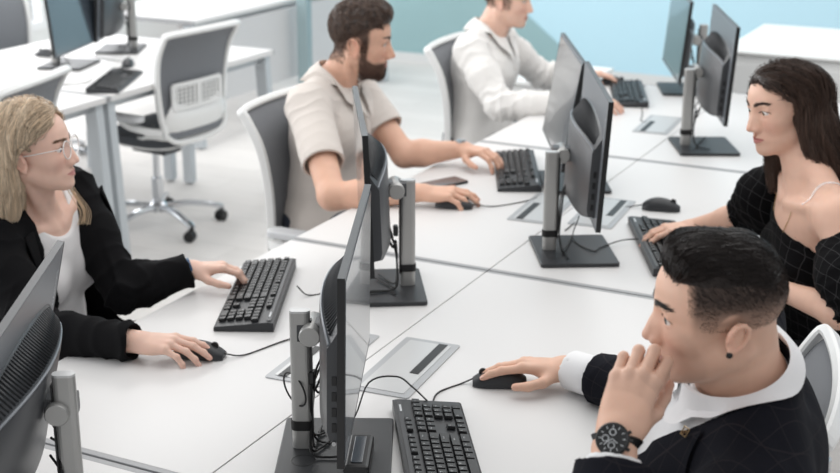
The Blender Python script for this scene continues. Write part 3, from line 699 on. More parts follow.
        mix(lipm*.85, lin(lipc)); mix((x > .070)*(ay < .0245)*fade(.0012-np.abs(z-zt), 0, .001)*.45, np.array(lin(lipc))*.3)
        # lash line on the upper lid rim
        for sg in (1, -1):
            dx = (y-sg*.0330)/.0158; top = -.0016+s.slit*np.sqrt(np.clip(1-dx*dx, 0, 1)); m = (np.abs(dx) < 1.05)*(x > .066)*fade(.0017-np.abs(z-top-.0004), 0, .0010); mix(m*.9, lin((45, 32, 28)))
        if brow is not None:
            for sg in (1, -1):
                t = (sg*y-.011)/.036; cz = .0165+.0062*np.sin(np.clip(t, 0, 1)*2.2); th = .0046*(1-.55*np.clip(t, 0, 1))
                mix((t > -.05)*(t < 1.05)*(x > .04)*fade(th-np.abs(z-cz), -.001, .002)*brow[1], lin(brow[0]))
        if scalp is not None: m, c = scalp(x, y, z); mix(m, lin(c))
        if beard is not None: m, c = beard(x, y, z); mix(m*(1-lipm), lin(c))
        return col
def eye_part(H, parent, base, sg, iris):
    c = H.w((.0690, sg*.0315, -.0010)); gy, gp = H.gaze; d = H.R@np.array((math.cos(R(gp))*math.cos(R(gy)), math.sin(R(gy))*math.cos(R(gp)), -math.sin(R(gp))))
    rot = axrot(Vector(d)); r = .0130*H.s; m = MB(); th = [0, 10, 12, 26, 28, 60, 100, 140, 180]
    for a, b, mi in ((0, 10, 2), (10, 27, 1), (27, 180, 0)):
        m.lathe([(r*math.sin(R(t))+1e-6, r*math.cos(R(t))*(1.0)) for t in np.linspace(a, b, 3 if b < 30 else 9)], tuple(c-base), 20, mi=mi, rot=rot)
    m.build('eye', [M_eyew, mat('iris %s' % iris[0], iris[1], .1), M_pup], parent)

# ------------------------------------------------------------------ hands; frame x = fingers, z = back of the hand; side +1 right, -1 left
class Hand:
    def __init__(s, wrist, xdir, zdir, side, sc=1., curl=None, spread=(4, 1, -2, -6), thumb=None, bend=0):
        X = nv(xdir); Z = nv(np.array(zdir)-X*np.dot(X, zdir)); Y = np.cross(Z, X); s.o = np.array(wrist, float); s.M = np.stack([X, Y*side, Z], 1); s.s = sc; s.side = side
        s.curl = curl or [(18, 25, 12)]*4; s.spread = spread; s.thumb = thumb or [(.62, .66, -.30), (.86, .42, -.30), (.97, .12, -.22)]; s.tips = []
    def w(s, p): return s.o+s.M@(np.array(p, float)*s.s)
    def prims(s):
        k, w = s.s, s.w; o = []
        mc = [(.088, .0275, .000), (.091, .0085, .003), (.086, -.0105, .002), (.078, -.0275, -.002)]
        bs = [(.012, .016, 0), (.012, .006, .002), (.012, -.005, .002), (.012, -.015, 0)]
        for a, b in zip(bs, mc): o.append(('add', .012*k, 'c', w(a), w(b), .0135*k, .0105*k))
        o += [('add', .014*k, 'e', w((.030, .019, -.008)), np.array((.030, .016, .014))*k, s.M), ('add', .014*k, 'e', w((.035, -.022, -.007)), np.array((.034, .013, .012))*k, s.M)]
        o.append(('add', .012*k, 'c', w((-.02, .006, 0)), w((.012, .004, 0)), .0205*k, .0195*k)); o.append(('add', .012*k, 'c', w((-.02, -.008, 0)), w((.012, -.006, 0)), .0195*k, .0175*k))
        LL = [(.042, .025, .019), (.046, .029, .020), (.042, .027, .020), (.034, .021, .018)]; RR = [(.0096, .0085, .0078, .0066), (.0098, .0087, .0079, .0067), (.0093, .0082, .0075, .0063), (.0084, .0073, .0067, .0056)]
        s.tips = []; s.nails = []
        for i in range(4):
            p = np.array(mc[i]); sp = R(s.spread[i]); a = 0; c = s.curl[i]; P = w(p)
            for j in range(3):
                a += R(c[j]); d = np.array((math.cos(a)*math.cos(sp), math.cos(a)*math.sin(sp), -math.sin(a))); q = p+d*LL[i][j]; Q = w(q)
                o.append(('add', .0035*k, 'c', P, Q, RR[i][j]*k, RR[i][j+1]*k))
                if j < 2: up = np.array((math.sin(a)*math.cos(sp), math.sin(a)*math.sin(sp), math.cos(a))); o.append(('add', .004*k, 'e', w(q+up*.0015), np.array((.008, .0072, .0072))*RR[i][j+1]/.0085*k, s.M))
                p, P = q, Q
            up = np.array((math.sin(a)*math.cos(sp), math.sin(a)*math.sin(sp), math.cos(a))); s.tips.append(P); s.nails.append((w(p-d*.003+up*RR[i][3]*.80), s.M@d, s.M@up, RR[i][3]*k))
            o.append(('add', .004*k, 'e', w(np.array(mc[i])+np.array((0, 0, .003))), np.array((.011, .0085, .0085))*k, s.M))
        t = [nv(v) for v in s.thumb]; p = np.array((.018, .020, -.006)); P = w(p)
        for j, (l_, r1, r2) in enumerate(((.042, .0135, .0112), (.032, .0108, .0096), (.026, .0098, .0078))):
            q = p+t[j]*l_; Q = w(q); o.append(('add', (.012 if j == 0 else .004)*k, 'c', P, Q, r1*k, r2*k)); p, P = q, Q
        s.tips.append(P); upt = np.cross(t[2], np.cross((0, 0, 1), t[2])); upt = nv(upt+np.array((0, .5, .1))); s.nails.append((w(p-t[2]*.003+upt*.0066), s.M@t[2], s.M@upt, .0085*k))
        return o
def nail_parts(Hd, parent, base, m):
    for c, d, u, r in Hd.nails:
        d = nv(d); u = nv(u-d*np.dot(u, d)); v = np.cross(u, d); b = MB(); G = []
        for a in np.linspace(-1, 1, 7):
            row = []
            for t in np.linspace(-1, 1, 6):
                row.append(tuple(c-base+d*t*r*.95+v*a*r*.78*(1-.12*max(0, t)**2)-u*(a*a*r*.34+.12*r*t*t)))
            G.append(row)
        b.grid(G); o = b.build('fingernail', m, parent)

# ------------------------------------------------------------------ torso and limbs
class Fig:
    """P pelvis, N neck base, lateral = direction to the figure's left."""
    def __init__(s, P, N, lat, sc=1., fem=False, sh=.165, hunch=0.):
        s.P = np.array(P, float); s.N = np.array(N, float); s.U = nv(s.N-s.P); lat = np.array(lat, float); s.Lt = nv(lat-s.U*np.dot(lat, s.U)); s.F = np.cross(s.Lt, s.U); s.len = np.linalg.norm(s.N-s.P); s.s = sc; s.fem = fem; s.sh = sh
        s.M = np.stack([s.F, s.Lt, s.U], 1); s.SL = s.w(-.005, sh, s.len-.050); s.SR = s.w(-.005, -sh, s.len-.050)
    def w(s, x, y, z): return s.P+s.F*x+s.Lt*y+s.U*z
    def l(s, X): return (X-s.P)@s.M
    def torso(s, d=0., k=.05):
        L_ = s.len; f = s.fem; c = s.s; e = lambda x, y, z, r, kk=k: ('add', kk, 'e', s.w(x, y, z), (np.array(r)*c+d), s.M)
        wz = .82 if f else 1.
        o = [e(0, 0, .04, (.115, .165 if f else .16, .12)), e(.005, 0, .18*L_/.52, (.105, .150*wz, .14)), e(0, 0, .34*L_/.52, (.112, .150*(.93 if f else 1), .13)), e(-.008, 0, .42*L_/.52, (.092, .150*(.93 if f else 1), .085))]
        for y, S_ in ((1, s.SL), (-1, s.SR)):
            o += [('add', .04, 'c', s.w(-.008, y*.06, L_-.085), S_, .062*c+d, .050*c+d), ('add', .035, 'c', s.w(-.015, y*.02, L_+.005), s.w(-.012, y*(s.sh-.045), L_-.032), .038*c+d*.8, .030*c+d)]
            if f: o.append(('add', .03, 'e', s.w(.075, y*.068, .315*L_/.52), np.array((.052, .058, .060))*c+d, s.M))
            else: o.append(('add', .05, 'e', s.w(.060, y*.07, .36*L_/.52), np.array((.055, .075, .065))*c+d, s.M))
        return o
    def neck(s, H, d=0., r=.056):
        a = H.w((-.030, 0, -.045)); b = s.w(-.002, 0, s.len-.035); r2 = r*s.s
        o = [('add', .02, 'c', a, b, r2*.93+d, r2*1.08+d), ('add', .02, 'c', H.w((.004, 0, -.062)), s.w(.030, 0, s.len-.05), r2*.62+d, r2*.66+d)]
        for y in (1, -1): o.append(('add', .014, 'c', H.w((-.030, y*.052, -.045)), s.w(.058, y*.014, s.len-.055), .0105+d, .010+d))
        for y in (1, -1): o.append(('add', .018, 'c', s.w(.068, y*.018, s.len-.058), s.w(.030, y*(s.sh-.02), s.len-.030), .0085+d, .010+d))
        return o
def arm_prims(S_, E_, W_, c=1., d=0., d2=None, k=.03, ru=.050, bulge=1.):
    S_, E_, W_ = map(np.array, (S_, E_, W_)); d2 = d if d2 is None else d2
    m = S_*.55+E_*.45; f = E_*.70+W_*.30
    return [('add', k, 'c', S_, m, ru*c+d, ru*.92*c+d), ('add', k, 'c', m, E_, ru*.92*c+d, .041*c+d), ('add', k*.7, 'c', E_, f, .040*c+d, .043*c*bulge+d2), ('add', k*.7, 'c', f, W_, .043*c*bulge+d2, .0265*c+d2)]
def flatwrist(W_, E_, Z, c=1.): return []
def folds(V, N, segs, amp=.004, seed=1, lam=.035):
    """cloth folds: ridges running round the limbs, strongest near joints, plus broad soft creases."""
    n1 = noise3(V, lam*3.2, seed); d = amp*.55*n1
    for (a, b, ja, jb, A) in segs:
        a, b = np.array(a), np.array(b); ab = b-a; L_ = np.linalg.norm(ab); t = ((V-a)@ab)/(L_*L_); q = V-a-np.clip(t, 0, 1)[:, None]*ab; r = np.linalg.norm(q, axis=1)
        near = np.exp(-(r/.085)**2*.7)*((t > -.15) & (t < 1.15)); w = ja*np.exp(-(t/.28)**2)+jb*np.exp(-((1-t)/.28)**2)+.18
        ph = t*L_/lam*6.28+2.6*noise3(V, .11, seed+3)
        ridge = 1-np.abs(np.sin(ph*.5)); d = d+A*amp*near*w*(ridge**1.5-.35)*1.6
    return V+N*d[:, None]
def garment(name, prims, lo, hi, h, base, mats, parent, segs=(), amp=.004, seed=1, lam=.035, keep=None, label=None, post=None, colf=None):
    v = Vol(lo, hi, h); v.run(prims); V, F = v.mesh()
    if keep: V, F = half(V, F, keep)
    N = vnormals(V, F); V = folds(V, N, segs, amp, seed, lam)
    if post is not None: V = post(V, N)
    me = to_mesh(name, V, F, mats, base, col=None if colf is None else colf(V)); o = link(me, name, parent, tuple(0 for _ in range(3))); 
    if label: o['label'] = label
    return o, v
# ------------------------------------------------------------------ hair strands that follow the surface of a hair volume
def strands(vol, roots, flow, length, step, rad, base, parent, name, colf, lift=.001, jit=.004, seed=0, grav=0., taper=.35, follow=.5, label=None, depth_var=.0, endlift=0., clip=None, m=None):
    rr = np.random.RandomState(seed); n = len(roots); P = roots.copy(); Ls = length(P)*(1+.45*(rr.rand(n)-.5)); ns = max(3, int(np.max(Ls)/step)); steps = Ls/ns
    G = vol.grad(P); wob = rr.randn(n, 3)*.12; off = (lift+jit*rr.rand(n)**2-depth_var*rr.rand(n)); P = P+G*off[:, None]; path = [P.copy()]; T = flow(P)+wob
    for i in range(ns):
        G = vol.grad(P); t = flow(P)+wob+.10*rr.randn(n, 3)*.5; t[:, 2] -= grav; t = t-(t*G).sum(1)[:, None]*G*(1 if endlift == 0 else max(0, 1-endlift*i/ns)); t /= (np.linalg.norm(t, axis=1, keepdims=True)+1e-9)
        T = T*(1-follow)+t*follow; T /= (np.linalg.norm(T, axis=1, keepdims=True)+1e-9); P = P+T*steps[:, None]; d = vol.sample(P); far = d > .04
        if endlift == 0: P = P-G*((d-off)*~far)[:, None]*.7
        path.append(P.copy())
    A = np.stack(path, 1)                                  # n, ns+1, 3
    k = 3; m1 = A.shape[1]; tan = np.gradient(A, axis=1); tan /= (np.linalg.norm(tan, axis=2, keepdims=True)+1e-9)
    ref = np.array((.31, .52, .79)); u = np.cross(tan, ref); u /= (np.linalg.norm(u, axis=2, keepdims=True)+1e-9); v = np.cross(tan, u)
    tt = np.linspace(0, 1, m1); r = rad*(1-(1-taper)*tt**2)[None, :]*(.8+.4*rr.rand(n))[:, None]
    V = np.stack([A+(u*math.cos(2.0944*j)+v*math.sin(2.0944*j))*r[..., None] for j in range(k)], 2).reshape(-1, 3)
    i0 = (np.arange(n)[:, None]*m1+np.arange(m1-1)[None])*k; i0 = i0.ravel(); F = np.concatenate([np.stack([i0+j, i0+(j+1) % k, i0+k+(j+1) % k, i0+k+j], 1) for j in range(k)])
    c = np.repeat(colf(roots, rr), m1*k, axis=0)
    me = to_mesh(name, V, F, m or M_hair, base, col=c); o = link(me, name, parent)
    if label: o['label'] = label
    return o
def pick(V, mask, n, seed=0):
    i = np.flatnonzero(mask); rr = np.random.RandomState(seed); i = rr.choice(i, n, replace=len(i) < n); return V[i]+rr.randn(n, 3)*.0012
def body_mesh(parent, base, prims, H, wrists, skin, tintkw, hb=.006, hh=.002, hw=.002, neckcut=None, box=None, extra_tint=None):
    """one skin: torso+arms coarse, head fine, hands fine, stitched along planes where the same field is cut."""
    parts = []; nc, nn = neckcut
    wp = [(np.array(w)+nv(np.array(e)-np.array(w))*.045, nv(np.array(w)-np.array(e))) for w, e in wrists]
    vb = Vol(box[0], box[1], hb); vb.run(prims); V, F = vb.mesh()
    c = V[F].mean(1); kill = ((c-nc)@nn) > .0025
    for (p, n_) in wp: kill |= (((c-p)@n_) > .0025) & (np.linalg.norm(c-(p+n_*.085), axis=1) < .128)
    F = F[~kill]; u, inv = np.unique(F, return_inverse=True); parts.append((V[u], inv.reshape(-1, 4)))
    hc = H.c; vh = Vol(np.minimum(hc-.15*H.s, nc-.07), np.maximum(hc+.15*H.s, nc+.07), hh); vh.run(prims); V, F = vh.mesh(); V, F = half(V, F, [(nc-nn*.002, nn)]); parts.append((V, F)); headV = V
    for (p, n_), (w, e) in zip(wp, wrists):
        ce = np.array(w)+n_*.07; vv = Vol(ce-.145, ce+.145, hw); vv.run(prims); V, F = vv.mesh(); k = [(p-n_*.002, n_)]; V, F = half(V, F, k)
        c = V[F].mean(1); kk = np.linalg.norm(c-(p+n_*.085), axis=1) < .130; F = F[kk]; parts.append((V, F))
    off = 0; VV = []; FF = []
    for V, F in parts: VV.append(V); FF.append(F+off); off += len(V)
    V = np.concatenate(VV); F = np.concatenate(FF); b = np.array(lin(skin)); col = np.tile(b, (len(V), 1))*(1+.03*noise3(V, .04, 9)[:, None])
    near = np.linalg.norm(V-H.c, axis=1) < .17*H.s; col[near] = H.tint(V[near], skin, **tintkw)
    if extra_tint is not None: col = extra_tint(V, col)
    o = link(to_mesh('body', V, F, M_skin, base, col=col), 'body', parent)
    return o, headV, vh
def knuckle_tint(hands):
    def f(V, col):
        for hd in hands:
            for t in hd.tips:
                m = np.exp(-(np.linalg.norm(V-t, axis=1)/.013)**2)[:, None]*.30; col = col*(1-m*np.array((.02, .30, .26)))
        return col
    return f

def cuff_cut(W_, d_, c_, rad=.062, ln=.20):
    """open the sleeve: remove everything past the plane c_ short of the wrist, only within rad of the arm axis."""
    W_ = np.array(W_, float); d_ = nv(d_); o = W_-d_*c_
    return ('sub', 0, 'f', W_-.25, W_+.25, lambda X: np.maximum(np.maximum(-((X-o)@d_), ((X-o)@d_)-ln), np.linalg.norm((X-o)-((X-o)@d_)[..., None]*d_, axis=-1)-rad))
def person(P, label):
    b = np.array((P[0], P[1], 0.)); return empty('person', tuple(b), 0, label, 'person'), b
def legs(prims_mat, parent, base, F_, fwd, seat_z=.50, h=.008, feet=True, m_shoe=None, spread=.10, name='trousers'):
    fwd = nv(fwd); lat = np.array((-fwd[1], fwd[0], 0)); P0 = F_.P.copy(); P0[2] = 0; pr = []; sh = []
    for y in (1, -1):
        hip = P0+lat*y*.085+np.array((0, 0, seat_z+.055)); kn = P0+fwd*.43+lat*y*(.085+spread*.5)+np.array((0, 0, .50)); an = P0+fwd*.40+lat*y*(.085+spread*.6)+np.array((0, 0, .10))
        pr += [('add', .04, 'c', hip, kn, .082, .060), ('add', .03, 'c', kn, an, .058, .042)]; sh.append((an, y))
    pr.append(('add', .05, 'e', P0+np.array((0, 0, seat_z+.06)), np.array((.13, .17, .09)), np.stack([fwd, lat, (0, 0, 1)], 1)))
    lo = P0-.35; hi = P0+.35; lo = np.minimum(lo, P0+fwd*.6-.3); hi = np.maximum(hi, P0+fwd*.6+.3); lo[2] = .06; hi[2] = .78
    garment(name, pr, lo, hi, h, base, prims_mat, parent, amp=.004, seed=4)
    for an, y in sh:
        pr = [('add', .02, 'c', an+np.array((0, 0, -.035)), an+fwd*.13+np.array((0, 0, -.058)), .040, .032), ('add', .02, 'c', an+np.array((0, 0, .0)), an+np.array((0, 0, -.05)), .038, .038)]
        a = an.copy(); garment('shoe', pr, a-.2, a+.2, .006, base, m_shoe or M_black, parent, keep=[(np.array((0, 0, .003)), np.array((0, 0, 1.)))], amp=.0)
# ================================================================== man in the dark suit
def suit_cloth():
    m = bpy.data.materials.new('dark checked wool'); m.use_nodes = True; nt = m.node_tree; b = nt.nodes['Principled BSDF']; N = nt.nodes.new; l = nt.links.new
    tc = N('ShaderNodeTexCoord'); mp = N('ShaderNodeMapping'); mp.inputs['Rotation'].default_value = (R(8), R(-12), R(25)); l(tc.outputs['Object'], mp.inputs[0]); sp = N('ShaderNodeSeparateXYZ'); l(mp.outputs[0], sp.inputs[0]); acc = None
    for ch, per in (('X', .034), ('Y', .034), ('Z', .042)):
        a = N('ShaderNodeMath'); a.operation = 'PINGPONG'; a.inputs[1].default_value = per/2; l(sp.outputs[ch], a.inputs[0]); c = N('ShaderNodeMapRange'); c.inputs['From Min'].default_value = .0009; c.inputs['From Max'].default_value = .0; c.clamp = True; l(a.outputs[0], c.inputs['Value'])
        if acc is None: acc = c.outputs[0]
        else: x = N('ShaderNodeMath'); x.operation = 'MAXIMUM'; l(acc, x.inputs[0]); l(c.outputs[0], x.inputs[1]); acc = x.outputs[0]
    x = N('ShaderNodeMath'); x.operation = 'MULTIPLY'; x.inputs[1].default_value = .18; l(acc, x.inputs[0])
    n = N('ShaderNodeTexNoise'); n.inputs['Scale'].default_value = 900; l(tc.outputs['Object'], n.inputs['Vector']); mr = N('ShaderNodeMapRange'); mr.inputs['To Min'].default_value = .6; mr.inputs['To Max'].default_value = 1.5; l(n.outputs['Fac'], mr.inputs['Value'])
    mx = N('ShaderNodeMix'); mx.data_type = 'RGBA'; mx.inputs['A'].default_value = (*lin((21, 22, 29)), 1); mx.inputs['B'].default_value = (*lin((86, 78, 76)), 1); l(x.outputs[0], mx.inputs['Factor'])
    m2 = N('ShaderNodeMix'); m2.data_type = 'RGBA'; m2.blend_type = 'MULTIPLY'; m2.inputs['Factor'].default_value = 1; l(mx.outputs['Result'], m2.inputs['A']); l(mr.outputs[0], m2.inputs['B']); l(m2.outputs['Result'], b.inputs['Base Color'])
    b.inputs['Roughness'].default_value = .9; b.inputs['Specular IOR Level'].default_value = .15; bp = N('ShaderNodeBump'); bp.inputs['Strength'].default_value = .3; bp.inputs['Distance'].default_value = .001; l(n.outputs['Fac'], bp.inputs['Height']); l(bp.outputs[0], b.inputs['Normal']); return m
M_suit = suit_cloth()
M_shirt = mat('white cotton shirt', (238, 238, 239), .75, bump=(500, .15), sheen=.1)
def at(px, py, d): return CAM+(_f+_r2*(px-420)/FPX-_u2*(py-236.5)/FPX)*d
def pants(c): return mat('trousers %d' % c[0], c, .85, bump=(500, .3))

def collar_band(parent, base, C0, axis, front, r0, r1, h_stand, h_fall, m, name='collar', gap=25, drop=0.03, tip=.02, out=.012, n=40, rx=1.12, vol=None):
    """shirt collar: stand rising round the neck and a leaf folded back over it, open at the front."""
    A = nv(axis); Fd = nv(np.array(front)-A*np.dot(front, A)); Ld = np.cross(A, Fd); outer = []
    for i in range(n+1):
        t = gap+(360-2*gap)*i/n; a = R(t); fr = (1+math.cos(a))/2; sd = math.sin(a)
        dirv = Fd*math.cos(a)*rx+Ld*sd; row = []
        dz = -drop*fr**1.5; tipx = tip*max(0, (math.cos(a)-.55)/.45)**1.5
        pts = [(r0+.004, -.030+dz), (r0, -.006+dz), (r0*.985, h_stand*.5+dz*.8), (r0*.97, h_stand+dz*.55), (r0*.985+.002, h_stand+.0035+dz*.55), (r0+.005, h_stand+.001+dz*.55), (r0+.5*out+.004, h_stand-.5*h_fall+dz*.8-tipx*.4), (r0+out+.003, h_stand-h_fall+dz-tipx), (r0+out, h_stand-h_fall+dz-.0015-tipx), (r0+.5*out, h_stand-.5*h_fall+dz*.8-tipx*.4), (r0+.003, h_stand-.004+dz*.55)]
        P_ = np.array([np.array(C0)+dirv*r_+A*z for r_, z in pts])
        if vol is not None:
            off = np.array([.001, .001, .001, .002, .003, .006, .009, .012, .011, .008, .004])
            for _ in range(24): P_ = P_+vol.grad(P_)*np.clip(off-vol.sample(P_), 0, .003)[:, None]
        for p_ in P_: row.append(tuple(p_-base))
        outer.append(row)
    b = MB(); b.grid(outer); b.add(outer[0][:], []); return b.build(name, m, parent)

def suit_man():
    H = Head((.880, -1.237, 1.212), 200, 3.7, -4.8, .965, nose=1.04, slit=.0056, gaze=(16, 2), lips=.95, ears=.80, crown=.074)
    P = (.80, -.95, .53); N = (.912, -1.185, 1.088)
    F = Fig(P, N, (.40, -.90, .16), 1.05, sh=.182)
    t, b = person(P, 'young man in a dark checked suit, chin resting on his fist, black watch')
    SL = F.SL+np.array((0, 0, -.01)); SR = F.SR
    EL = at(600, 580, 1.70); WL = at(617, 436, 1.765); ER = np.array((.765, -.70, .80)); WR = np.array((.432, -.592, .782))
    XH = nv(_r2*20+_u2*56+_f*7); ZH = nv(-_f*.92-_r2*.34+_u2*.1)
    HL = Hand(WL, XH, ZH, -1, .96, curl=[(38, 96, 50), (30, 98, 50), (26, 96, 48), (24, 92, 45)], spread=(3, 0, -2, -4), thumb=[(.70, .35, -.55), (.80, .05, -.60), (.80, -.05, -.60)])
    HR = Hand(WR, (-.95, -.30, .03), (.0, .12, 1), 1, 1.0, curl=[(12, 10, 10), (14, 14, 12), (18, 26, 16), (24, 34, 20)], spread=(2, 0, -2, -7), thumb=[(.60, .72, -.30), (.88, .40, -.22), (.97, .10, -.10)])
    NR = .050; NA = H.w((-.030, 0, -.045)); NB = F.w(-.002, 0, F.len-.035); nax = nv(nv(NA-NB)*.6+F.U*.4+F.F*.18); C0 = NB+nax*.040; ncut = nax
    pr = F.torso()+F.neck(H, r=NR)+arm_prims(SL, EL, WL, 1.0)+arm_prims(SR, ER, WR, 1.0)+H.prims()+HL.prims()+HR.prims()
    def scalp(x, y, z):
        ay = np.abs(y); line = .058+.010*np.sin(y*40)    # hairline in front
        side = fade(z, -.030+.0*x, .045)                       # fade: darker upwards
        hair = fade(.066-x+.25*np.maximum(0, z-.05), 0, .012)*fade(z-(.020-.35*np.clip(x-.03, -.2, 0)*0), -.005, .004)
        tem = fade(.052-x, 0, .014)
        m = tem*side*.93; m = np.where(z > .062, np.maximum(m, fade(.075-x, 0, .01)), m); m = m*(1-(fade(ay, .071, .075)*fade(1.25-((x+.012)/.024)**2-((z+.012)/.034)**2, 0, .3)))
        low = fade(.02-x, -.01, .02)*fade(z, -.075, -.03)*.12*(x < .03)
        return np.maximum(m, low*(ay < .0745)), (46, 36, 32)
    def beard(x, y, z): return .09*fade(-.035-z, 0, .02)*fade(x, -.01, .03), (84, 66, 58)
    body, hv, vh = body_mesh(t, b, pr, H, [(WL, EL), (WR, ER)], (225, 183, 160), dict(lipc=(172, 112, 104), brow=((44, 32, 27), .85), scalp=scalp, beard=beard, flush=.55), hh=.0019, hw=.0018, neckcut=(F.w(.01, 0, F.len+.005), F.U), box=(np.array((.25, -1.55, .45)), np.array((1.15, -.4, 1.3))), extra_tint=knuckle_tint([HL, HR]))
    for sg in (1, -1): eye_part(H, t, b, sg, ('grey', (92, 98, 96)))
    M_nail = mat('fingernail', (226, 190, 176), .25)
    nail_parts(HR, t, b, M_nail)
    # hair: swept back top with volume
    hvv = Vol(H.c-.17, H.c+.18, .003); E, C = H.E, H.C
    tp = [E(.02, (-.008, 0, .057), (.068, .062, .054)), E(.02, (.034, 0, .080), (.042, .055, .033)), E(.02, (.051, 0, .077), (.023, .047, .025)), E(.02, (-.046, 0, .042), (.028, .055, .042)), C(.012, (.050, -.030, .084), (-.030, -.032, .084), .020, .018), C(.012, (.050, .030, .084), (-.030, .032, .080), .020, .018),
          ('sub', .006, 'f', H.c-.2, H.c+.2, lambda X: (lambda q: q[..., 2]-(.056+.10*np.clip(-q[..., 0]-.02, 0, .1)*0-.38*np.clip(-q[..., 0]-.045, 0, .1)))(H.l(X)))]
    hvv.run(tp); V, Fc = hvv.mesh(); q = H.l(V); mel = H.w
    wave = .0022*np.sin(q[:, 1]*260+q[:, 0]*30+2*np.sin(q[:, 0]*40)); V = V+vnormals(V, Fc)*wave[:, None]
    hair = link(to_mesh('hair', V, Fc, M_hair, b, col=np.tile(np.array(lin((25, 19, 17))), (len(V), 1))), 'hair', t)
    def flow(Pp):
        q = H.l(Pp); d = np.stack([-.9+0*q[:, 0], .22*np.sign(q[:, 1])*0+.10*np.sin(q[:, 0]*60+q[:, 1]*25), np.where(q[:, 0] > .055, 1.5, np.where(q[:, 0] > .03, .35, 0))], 1); d[:, 1] -= .12; return d@H.R.T
    def colf(r, rr): a = (.65+.8*rr.rand(len(r)))[:, None]; return np.array(lin((34, 26, 23)))*a
    rt = pick(V, H.l(V)[:, 2] > .058, 5200, 1); strands(hvv, rt, flow, lambda p: .050+0*p[:, 0], .006, .00048, b, t, 'hair_strands', colf, lift=.0, jit=.004, seed=2, follow=.55)['kind'] = 'stuff'
    # clipped sides
    q = H.l(hv); ay = np.abs(q[:, 1]); m = (q[:, 0] < .052) & (q[:, 2] > -.005) & (q[:, 2] < .075) & ~((ay > .068) & (np.abs(q[:, 0]+.014) < .026) & (q[:, 2] < .028)) & ((q[:, 0] < .035) | (q[:, 2] > .02))
    rt = pick(hv, m, 9500, 3)
    def fl2(Pp): q = H.l(Pp); d = np.stack([-.8+0*q[:, 0], 0*q[:, 0], -.7+0*q[:, 0]], 1); return d@H.R.T
    strands(vh, rt, fl2, lambda p: .0025+.007*fade(H.l(p)[:, 2], .015, .07), .003, .00022, b, t, 'clipped_hair', colf, lift=-.0002, jit=.0012, seed=5)['kind'] = 'stuff'
    q = H.l(hv)
    for sg in (1, -1):
        tt = (sg*q[:, 1]-.010)/.036; cz = .0165+.0062*np.sin(np.clip(tt, 0, 1)*2.2); m = (tt > 0) & (tt < 1.08) & (q[:, 0] > .04) & (np.abs(q[:, 2]-cz) < .0042*(1-.5*tt))
        strands(vh, pick(hv, m, 260, 7), lambda Pp, sg=sg: np.tile(H.R@np.array((-.3, sg*1., .25)), (len(Pp), 1)), lambda p: .008+0*p[:, 0], .003, .00030, b, t, 'eyebrow', colf, lift=.0, jit=.001, seed=8)['kind'] = 'stuff'
    # shirt (body + cuffs)
    lo, hi = np.array((.25, -1.6, .45)), np.array((1.2, -.35, 1.25))
    colA = nv(F.U*1.0+F.F*.10)
    sh = F.torso(.007)+F.neck(H, .006, r=NR)+arm_prims(SL, EL, WL, 1, .006)+arm_prims(SR, ER, WR, 1, .007)
    dR = nv(WR-ER); dL = nv(WL-EL)
    sh += [('add', .008, 'c', WR-dR*.055, WR-dR*.012, .041, .0405), ('sub', .002, 'c', WR-dR*.03, WR+dR*.05, .034, .034), cuff_cut(WR, dR, .010),
           cuff_cut(WL, dL, .030)]
    sh += [('sub', .0, 'f', C0-.2, C0+.25, lambda X: np.maximum(-((X-C0)@ncut-.008), np.linalg.norm((X-C0)-((X-C0)@ncut)[..., None]*ncut, axis=-1)-.080))]
    cv = Vol(C0-.16, C0+.16, .004); cv.run(pr+sh[:len(F.torso(.007)+F.neck(H, .006, r=NR))])
    garment('shirt', sh, lo, hi, .0045, b, M_shirt, t, amp=.001, label='white shirt with starched cuffs')
    collar_band(t, b, C0+F.F*.006, nax, F.F, .060, .07, .036, .028, M_shirt, gap=9, drop=.026, tip=.060, out=.010, vol=cv)
    # jacket
    jk = F.torso(.020, k=.06)
    jk += [('add', .02, 'c', SL, F.w(-.01, .10, F.len-.04), .074, .060), ('add', .02, 'c', SR, F.w(-.01, -.10, F.len-.04), .074, .060)]
    def vcut(X): q = F.l(X); s_ = q[..., 2]-.30; return np.maximum(np.abs(q[..., 1]+.01)-np.clip(s_, 0, 1)*.24, -(q[..., 0]-.02))
    jk += [('sub', .004, 'f', lo, hi, vcut), ('sub', .006, 'c', C0+F.F*.014-F.U*.040, C0+F.F*.010+F.U*.12, .066, .086)]
    jk += arm_prims(SL, EL, WL, 1, .017, .022, ru=.056)+arm_prims(SR, ER, WR, 1, .017, .022, ru=.056)
    for W_, d_, c_ in ((WR, dR, .075), (WL, dL, .040)):
        jk += [('sub', .002, 'c', W_-d_*(c_+.035), W_+d_*.05, .0405, .0405), cuff_cut(W_, d_, c_)]
    segs = [(SL, EL, .8, 1., 1.), (EL, WL, 1., .4, 1.), (SR, ER, .8, 1., 1.), (ER, WR, 1., .4, 1.), (F.P, F.N, .3, .2, .5)]
    jo, jv = garment('jacket', jk, lo, hi, .0045, b, M_suit, t, segs=segs, amp=.0045, seed=3, lam=.05)
    # lapels: two leaves lying on the chest, with a notch
    for y in (1, -1):
        e = [(.004, .26), (.078, .345), (.118, .372), (.106, .400), (.140, .408), (.130, .465), (.090, .505), (.065, .480), (.040, .42), (.018, .34)]
        e = [(y*a-.01, z*F.len/.52) for a, z in e]
        # drape onto the jacket field
        import itertools
        poly = [Vector((a, z)) for a, z in e]
        bm = bmesh.new(); vs = [bm.verts.new((a, z, 0)) for a, z in e]; bm.faces.new(vs if y > 0 else vs[::-1]); bmesh.ops.triangulate(bm, faces=bm.faces[:]); bmesh.ops.subdivide_edges(bm, edges=bm.edges[:], cuts=5, use_grid_fill=True)
